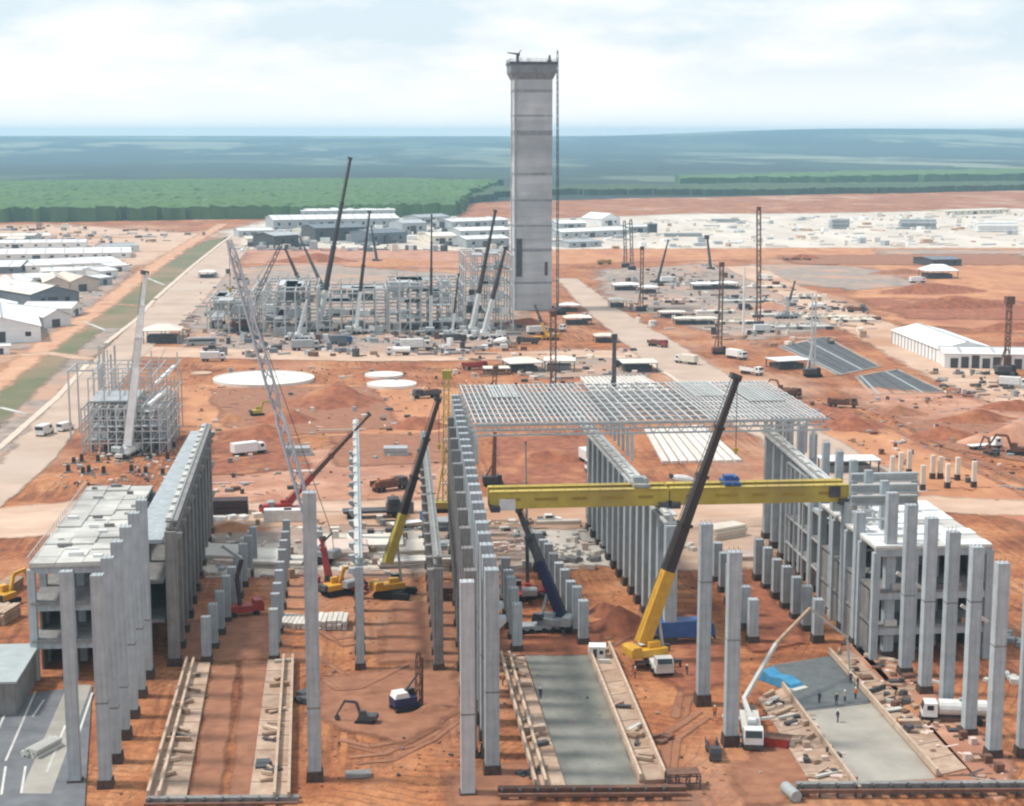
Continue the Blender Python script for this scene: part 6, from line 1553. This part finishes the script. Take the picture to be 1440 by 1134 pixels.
for a in (
    ('pile of pale pipes lying on the left front pavement', (60, 1058), 'pipes', 14, 5.2, 2.6, 62, M_CONC_L, .5),
    ('stack of white planks left of the tall lone column', (415, 878), 'planks', 12, 5.4, 4.4, 82, M_PW, .45),
    ('stack of white ribbed planks right of the tall lone column', (468, 880), 'planks', 18, 5.2, 5.0, 86, M_PW, .45),
    ('white precast panels behind the red crane beside the tall column', (474, 780), 'panels', 4, 11, 11, 2, M_PK, .35),
    ('flat white precast panels nearest the yellow crawler boom', (530, 768), 'panels', 3, 11, 9, 0, M_PW, .4),
    ('long white precast panels in front of the yellow crawler', (575, 796), 'panels', 3, 11, 4, 0, M_PW, .4),
    ('cream precast panels right of the yellow crawler boom', (582, 772), 'panels', 2, 9, 9, 4, M_CREAM, .4),
    ('white concrete block right of the crawler by the hall wall row', (632, 800), 'panels', 3, 4, 3, 0, M_PW, .7),
    ('dark red steel box beneath the white block by the hall wall', (632, 840), 'panels', 2, 4, 5, 90, M_RUST, 1.0),
    ('grey precast frames by the blue truck at the hall wall', (632, 742), 'panels', 3, 6, 5, 4, M_ROOFG, .5),
    ('grey steel panels below the precast frames at the hall wall', (634, 770), 'panels', 2, 7, 5, 0, M_STEEL, .4),
    ('left white precast panel in the gravel yard', (308, 783), 'panels', 3, 9, 8, 75, M_PW, .4),
    ('middle white precast panel in the gravel yard', (338, 788), 'panels', 2, 9, 8, 70, M_PK, .4),
    ('right white precast panel in the gravel yard', (370, 790), 'panels', 3, 10, 8, 75, M_PW, .4),
    ('white precast frame near the low column row in the yard', (412, 795), 'panels', 2, 6, 5, 80, M_PW, .5),
    ('long dark maroon container row behind the gravel yard', (310, 722), 'panels', 2, 11.5, 4, 2, M_MAROON, 1.5),
    ('white bundles in front of the dark container row', (306, 732), 'blocks', 14, 11, 2, 2, M_WHITE, .8),
    ('white bundles right of the dark container row', (352, 728), 'blocks', 7, 5, 2, 2, M_CREAM, .8),
    ('pile of pale slabs under the girders left of the middle wall row', (800, 778), 'blocks', 26, 13, 10, 0, M_PW, .6),
    ('pile of pale slabs further left under the left girder', (722, 770), 'blocks', 20, 9, 10, 0, M_PK, .6),
    ('white planks row beyond the pale slab piles under the girder', (785, 737), 'planks', 6, 9, 2, 0, M_CREAM, .8),
    ('stack of curved pale panels behind the two lone columns', (1018, 755), 'panels', 4, 8, 4, 25, M_CREAM, .5),
    ('pale panels lying beside the curved ones behind the lone columns', (1040, 785), 'panels', 2, 9, 5, 5, M_PK, .4),
    ('white scrap beside the middle wall row end', (965, 770), 'blocks', 10, 4, 6, 0, M_PW, .6),
    ('row of white bars on red earth left of the medium row', (432, 664), 'planks', 6, 7, 2.4, 0, M_PK, .4),
    ('second row of white bars on red earth below the first', (430, 682), 'planks', 4, 5.5, 1.6, 0, M_PK, .4),
    ('white bar alone on red earth left of the bar rows', (346, 680), 'planks', 3, 4, 1, 0, M_PK, .4),
    ('white bars on red earth nearest the left runway', (308, 681), 'planks', 4, 5, 1, 0, M_PK, .4),
    ('long white beam on red earth behind the long grey boom', (480, 606), 'planks', 3, 13, .8, 1, M_CREAM, .5),
    ('bluish grey blocks under the long grey boom', (420, 640), 'panels', 2, 6, 4, 0, M_ROOFG, 1.0),
    ('bluish grey blocks right of the medium row on red earth', (556, 640), 'panels', 2, 6, 4, 0, M_ROOFG, 1.0),
    ('stacked timber by the dark undercroft at the right columns', (1238, 928), 'planks', 9, 5, 2, -42, M_TIMBER_L, .3),
    ('timber beams lying front of the first right columns', (1262, 940), 'planks', 5, 5, 1, -42, M_TIMBER_L, .3),
    ('white beam leaning by the third right column foot', (1316, 960), 'planks', 3, 5, .8, -48, M_PW, .4),
    ('long timber beams between strip and right columns', (1272, 968), 'planks', 6, 6, 1.4, -50, M_TIMBER, .3),
    ('scrap steel pile beyond the last right column', (1420, 900), 'blocks', 16, 6, 10, 40, M_STEEL, .7),
    ('second scrap steel pile below it at the right edge', (1428, 960), 'blocks', 14, 5, 8, 40, M_CONC_L, .6),
    ('yellowish timber pile at the far left edge', (2, 872), 'planks', 30, 6, 4, 75, M_TIMBER_L, .35),
    ('brown timber pile behind the timber at the left edge', (14, 830), 'planks', 24, 6, 3, 80, M_TIMBER, .35),
    ('pallet of grey blocks on the left trench soil', (745, 1094), 'blocks', 8, 3, 2, 0, M_STEEL_D, .6),
    ('dark formwork heap on the double edged strip', (376, 1082), 'blocks', 9, 2, 5, 0, M_STEEL_D, .7),
    ('flat grey plate lying in the front pit', (505, 1090), 'panels', 1, 3.2, 1.6, 5, M_CONC_D, .5),
    ('dark drums beside the tall lone column foot', (424, 985), 'blocks', 6, 2, 3, 0, M_STEEL_D, .8),
    ('tangled scrap beside the right strip rail', (922, 1042), 'blocks', 10, 4, 3, 0, M_RUST, .5),
    ('dark concrete blocks row at the hall floor edge', (812, 790), 'blocks', 12, 10, 1, 0, M_CONC_D, .8),
    ('pale pile of pipes at the white yard right', (1180, 322), 'pipes', 18, 16, 9, 5, M_ROOFG, 2.0),
    ('grey pipe stack in the far right yard', (1290, 322), 'pipes', 18, 30, 12, -8, M_ROOFG, 2.4),
    ('white pipe stack at the right edge of the yard', (1400, 326), 'pipes', 18, 34, 12, -4, M_WHITE, 2.4),
    ('grey plate stack in the middle of the white yard', (1020, 313), 'panels', 2, 26, 5, 0, M_STEEL, 1.6),
    ('second grey plate stack nearer in the white yard', (960, 333), 'panels', 2, 30, 5, 0, M_STEEL, 1.4),
    ('dark brown material line on the far orange soil', (1128, 366), 'blocks', 10, 26, 5, 0, M_RUST, 1.6),
    ('two dark round drums by the lower tower canopy', (824, 451), 'blocks', 2, 4, 1, 0, M_STEEL_D, 1.8),
): stack(*a)
for i, (u, v, m, az) in enumerate(((391, 733, M_TRUCKW, 0), (419, 733, M_TRUCKW, 0), (562, 722, M_CONC_D, 4), (655, 745, M_ROOFG, 0))):
    t = thing('container', ['white container left of the two behind the tall lone column', 'white container touching the tall lone column', 'grey container behind the yellow crawler boom', 'grey container by the hall wall row'][i], 'container', P(u, v), R(az))
    MB().bb(-2.9, -1.2, .1, 2.9, 1.2, 2.6).build('box', m, t)
    rib = MB()
    for k in range(14): rib.bb(-2.75 + k * .41, -1.26, .2, -2.55 + k * .41, -1.2, 2.5)
    rib.build('corrugation', m, t); MB().bb(2.9, -1.05, .2, 2.95, 1.05, 2.5).build('door', m, t)

# anchor column stubs on the red pads
for grp, lab, pts, h, m in (
    ('dark stubs on the red pad', 'dark stubs behind the left building', [(96, 664), (115, 650), (117, 667), (125, 665), (138, 650), (160, 632), (175, 648), (205, 666), (211, 646), (220, 633), (229, 668), (236, 647), (245, 630), (151, 634), (131, 634), (185, 664), (146, 667), (104, 652), (220, 612), (190, 620), (205, 621), (180, 618)], 1.7, M_DARKBASE),
    ('pale stubs on the pink pad', 'pale stubs behind the right columns', [(1297, 690), (1311, 674), (1332, 687), (1369, 686), (1254, 676), (1266, 672), (1278, 668), (1322, 674), (1346, 676)], 5.2, M_CREAM),
):
    rws = []
    for px in sorted(pts, key=lambda q: -q[1]):
        if rws and rws[-1][0][1] - px[1] < 9: rws[-1].append(px)
        else: rws.append([px])
    named = [(px, f'{ORD[j]} from the left in the {"nearest" if k == 0 else ORD[k] + " nearest"} line of {lab}') for k, r_ in enumerate(rws) for j, px in enumerate(sorted(r_))]
    for i, (px, lb) in enumerate(named):
        t = thing('column_stub', lb, 'column stub', P(*px), 0, grp)
        if m is M_DARKBASE: MB().taper(0, 0, -.2, h * random.uniform(.8, 1.2), .95, .95, .8, .8).build('stub', m, t); MB().box(0, 0, .05, 1.7, 1.7, .3).build('footing', M_CONC_D, t)
        else: MB().box(0, 0, h / 2 + .7, .95, .95, h * random.uniform(.8, 1.1)).build('stub', m, t); MB().taper(0, 0, -.2, 1.5, 1.2, 1.2, 1.1, 1.1).build('footing', M_DARKBASE, t)

# lined basins on the right
def basin(label, px, lines):
    pts = [P(*p) for p in px]; o = pts[0]; t = thing('basin', label, 'basin', o)
    q = [p - o for p in pts]; e = MB()
    MB().quadbox([(*p.to_2d(), -.1) for p in q] + [(*p.to_2d(), .08) for p in q]).build('floor', mat('dark_liner', (.10, .105, .11), (.055, .06, .065), .3), t)
    for i in range(4): MB().beam((q[i].x, q[i].y, .06), (q[(i + 1) % 4].x, q[(i + 1) % 4].y, .06), 1.2, .3).build('edge_wall', M_GREYG, t)
    for i in range(lines):
        f = (i + .5) / lines; a, b = q[1].lerp(q[2], f), q[0].lerp(q[3], f)
        MB().beam((a.x, a.y, .16), (b.x, b.y, .11), .35 if i % 3 else .8, .1).build('liner_strip', M_STEEL_D if i % 3 else M_STEEL, t)
basin('dark lined basin with pale joints left of the arched shed', [(1178, 528), (1096, 488), (1160, 474), (1238, 516)], 6)
basin('second dark lined basin nearer the orange soil', [(1226, 556), (1204, 530), (1262, 520), (1330, 552)], 5)
t = thing('slab_field', 'white striped precast slab field beyond the roof grid', 'slab', P(868, 555)); o = P(868, 555)
A, B, C, D_ = [P(*p) - o for p in ((852, 575), (815, 532), (905, 530), (985, 572))]
for i in range(15):
    f, g = (i + .1) / 15, (i + .72) / 15
    a, b, c, d = A.lerp(D_, f), A.lerp(D_, g), B.lerp(C, g), B.lerp(C, f)
    MB().quadbox([(*a.to_2d(), -.1), (*b.to_2d(), -.1), (*c.to_2d(), -.1), (*d.to_2d(), -.1), (*a.to_2d(), .5), (*b.to_2d(), .5), (*c.to_2d(), .5), (*d.to_2d(), .5)]).build('slab', M_PW, t)
t = thing('slab_field', 'pale cast slab strips on the hall floor under the roof grid', 'slab', P(985, 650)); o = P(985, 650)
A, B, C, D_ = [P(*p) - o for p in ((930, 652), (905, 606), (990, 600), (1045, 650))]
for i in range(9):
    f, g = (i + .1) / 9, (i + .85) / 9
    a, b, c, d = A.lerp(D_, f), A.lerp(D_, g), B.lerp(C, g), B.lerp(C, f)
    MB().quadbox([(*a.to_2d(), -.1), (*b.to_2d(), -.1), (*c.to_2d(), -.1), (*d.to_2d(), -.1), (*a.to_2d(), .6), (*b.to_2d(), .6), (*c.to_2d(), .6), (*d.to_2d(), .6)]).build('slab', M_PW, t)

# low concrete works among the pale foundations right of the haul road
rnd = random.Random(21)
LOWW = [(1050, 425, 26, 8), (1090, 445, 22, 7), (1120, 462, 30, 8), (1160, 448, 20, 6), (1130, 420, 18, 5), (1200, 452, 18, 8), (1005, 440, 18, 7), (1075, 405, 24, 6), (955, 425, 16, 6), (1035, 455, 16, 6)]
WD = ['first', 'second', 'third', 'fourth', 'fifth', 'sixth', 'seventh', 'eighth', 'ninth', 'tenth']
for i, (u, v, w, d) in enumerate(sorted(LOWW)):
    t = thing('foundation_block', f'{WD[i]} from the left of the low pale foundation blocks right of the haul road', 'foundation', P(u, v))
    m = rnd.choice([M_PW, M_PK, M_CONC_L, M_CREAM]); MB().bb(-w / 2, -d / 2, -.2, w / 2, d / 2, 1.1).build('base', m, t)
    for k in range(rnd.randint(3, 7)): MB().box(rnd.uniform(-w * .42, w * .42), rnd.uniform(-d * .4, d * .4), 1.8, rnd.uniform(.8, 2), rnd.uniform(.8, 2), 1.4).build('pedestal', m, t)
    for k in range(3): MB().box(rnd.uniform(-w * .5, w * .5), -d * .5 - 1, .6, rnd.uniform(1, 3), 1.2, 1.4).build('formwork_box', M_STEEL_D, t)

# site debris nobody could count
def debris(label, px, n, s0, s1, mats, hz_=1.0, seed=1):
    rnd = random.Random(seed); pts = [P(*p).to_2d() for p in px]; mb = MB(); idx = []
    x0, x1 = min(p.x for p in pts), max(p.x for p in pts); y0, y1 = min(p.y for p in pts), max(p.y for p in pts); k = 0; tries = 0
    while k < n and tries < n * 20:
        tries += 1
        x, y = rnd.uniform(x0, x1), rnd.uniform(y0, y1); c = False; j = len(pts) - 1
        for i in range(len(pts)):
            a, b = pts[i], pts[j]
            if (a.y > y) != (b.y > y) and x < (b.x - a.x) * (y - a.y) / (b.y - a.y) + a.x: c = not c
            j = i
        if not c or (nz(x, y, (x1 - x0) * .12 + 2, seed) < rnd.uniform(-.5, .15)): continue
        k += 1; f = rnd.random(); L_ = rnd.uniform(s0, s1)
        a, b, h = (L_ * 1.8, L_ * .25, L_ * .2) if f < .45 else ((L_, L_ * .7, L_ * .45) if f < .8 else (L_ * .6, L_ * .6, L_ * .8))
        mb.box(x, y, h * hz_ / 2 - .03, a, b, h * hz_, rnd.uniform(0, pi) if rnd.random() < .5 else rnd.choice([0, pi / 2, .1])); idx += [rnd.randrange(len(mats))] * 6
    me = mb.mesh('site_debris', None)
    for m in mats: me.materials.append(m)
    me.polygons.foreach_set('material_index', idx)
    o = link('site_debris', me); o['kind'] = 'stuff'; o['label'] = label; o['category'] = 'debris'
PALE = [M_PW, M_PK, M_CREAM, M_ROOFG, M_STEEL_D, M_TIMBER]
DARK = [M_STEEL_D, M_RUST, M_CONC_D, M_TIMBER, M_STEEL]
debris('pale and dark building debris across the gravel yard', [(270, 742), (640, 728), (850, 735), (850, 800), (640, 808), (285, 815)], 330, .5, 2.2, PALE, 1, 2)
debris('debris round the pads behind the hall roof', [(640, 500), (900, 490), (930, 545), (640, 550)], 160, .6, 2.6, PALE + DARK, 1, 3)
debris('equipment clutter at the boiler house foot', [(290, 462), (730, 458), (740, 500), (290, 504)], 330, .8, 3.4, DARK + [M_WHITE, M_ROOFB], 1.2, 4)
debris('clutter of the right hand foundations', [(850, 385), (1000, 372), (1230, 440), (1240, 480), (1080, 490), (900, 460)], 380, .8, 3.8, PALE + DARK, 1, 5)
debris('clutter of the far white yard', [(790, 312), (1440, 298), (1500, 345), (1100, 350), (790, 352)], 420, 2, 9, [M_ROOFG, M_PW, M_PW, M_WHITE, M_CREAM, M_CREAM, M_ROOFG, M_SOILP], .6, 6)
debris('clutter of the far camp', [(330, 326), (712, 308), (714, 354), (335, 354)], 480, 2, 8, [M_WHITE, M_ROOFG, M_CREAM, M_STEEL_D, M_STEEL, M_ROOFB], .9, 7)
debris('clutter on the left pads by the asphalt road', [(285, 385), (350, 385), (350, 480), (250, 490)], 120, .8, 3.6, PALE + DARK, 1, 8)
debris('loose timber and scrap beside the fresh slab', [(1075, 985), (1128, 1000), (1210, 1105), (1140, 1105)], 110, .3, 1.6, [M_TIMBER, M_STRIP, M_STEEL_D, M_PK, M_STRIP], 1, 9)
debris('loose timber and scrap below the right columns', [(1170, 925), (1250, 930), (1440, 1080), (1440, 1120), (1340, 1100)], 210, .3, 1.8, [M_TIMBER, M_STRIP, M_STEEL_D, M_PK, M_RUST], 1, 10)
debris('small scrap over the front soil', [(140, 1130), (300, 930), (640, 930), (1050, 930), (1120, 1130)], 150, .12, .6, DARK + [M_TIMBER], 1, 11)
debris('small scrap over the red earth behind the hall', [(260, 520), (640, 515), (645, 700), (290, 705)], 260, .4, 2.0, PALE + DARK, 1, 12)
debris('scrap and soil clods on the right orange soil', [(1060, 560), (1440, 560), (1440, 700), (1250, 660)], 200, .4, 1.8, DARK + [M_PK], 1, 13)
debris('clutter in the left camp lanes', [(-20, 345), (180, 335), (190, 372), (120, 440), (60, 480), (-20, 480)], 200, 1.2, 4, PALE + DARK, 1, 14)
debris('clutter at the foot of the pipe rack', [(95, 640), (250, 625), (250, 680), (80, 690)], 130, .3, 1.4, PALE + DARK, 1, 15)
CLOD = [M_HEAP, M_SOILD, M_HEAP_O]
debris('soil clods over the front pits', [(140, 1130), (290, 925), (640, 925), (1060, 925), (1120, 1130)], 900, .08, .42, CLOD, .7, 31)
debris('soil clods over the red earth behind the hall', [(255, 520), (645, 515), (650, 705), (285, 710)], 500, .25, 1.0, CLOD, .7, 32)
debris('soil clods over the right hand orange soil', [(1060, 560), (1450, 560), (1450, 720), (1250, 660)], 450, .25, 1.1, CLOD, .7, 33)
debris('soil clods between the low column rows', [(250, 810), (640, 810), (1200, 810), (1200, 925), (240, 925)], 500, .12, .5, CLOD, .7, 34)
debris('scrap round the arched shed', [(1300, 520), (1450, 525), (1450, 560), (1330, 560)], 120, .6, 2.5, DARK + [M_PK], 1, 16)
debris('clutter under the dark lean to framing', [(1120, 800), (1210, 830), (1290, 915), (1200, 915)], 160, .4, 1.8, DARK + [M_PW], 1, 17)
debris('clutter on the far left pale soil', [(0, 318), (60, 316), (300, 330), (200, 345), (0, 346)], 120, 1.5, 6, PALE + DARK, .8, 18)
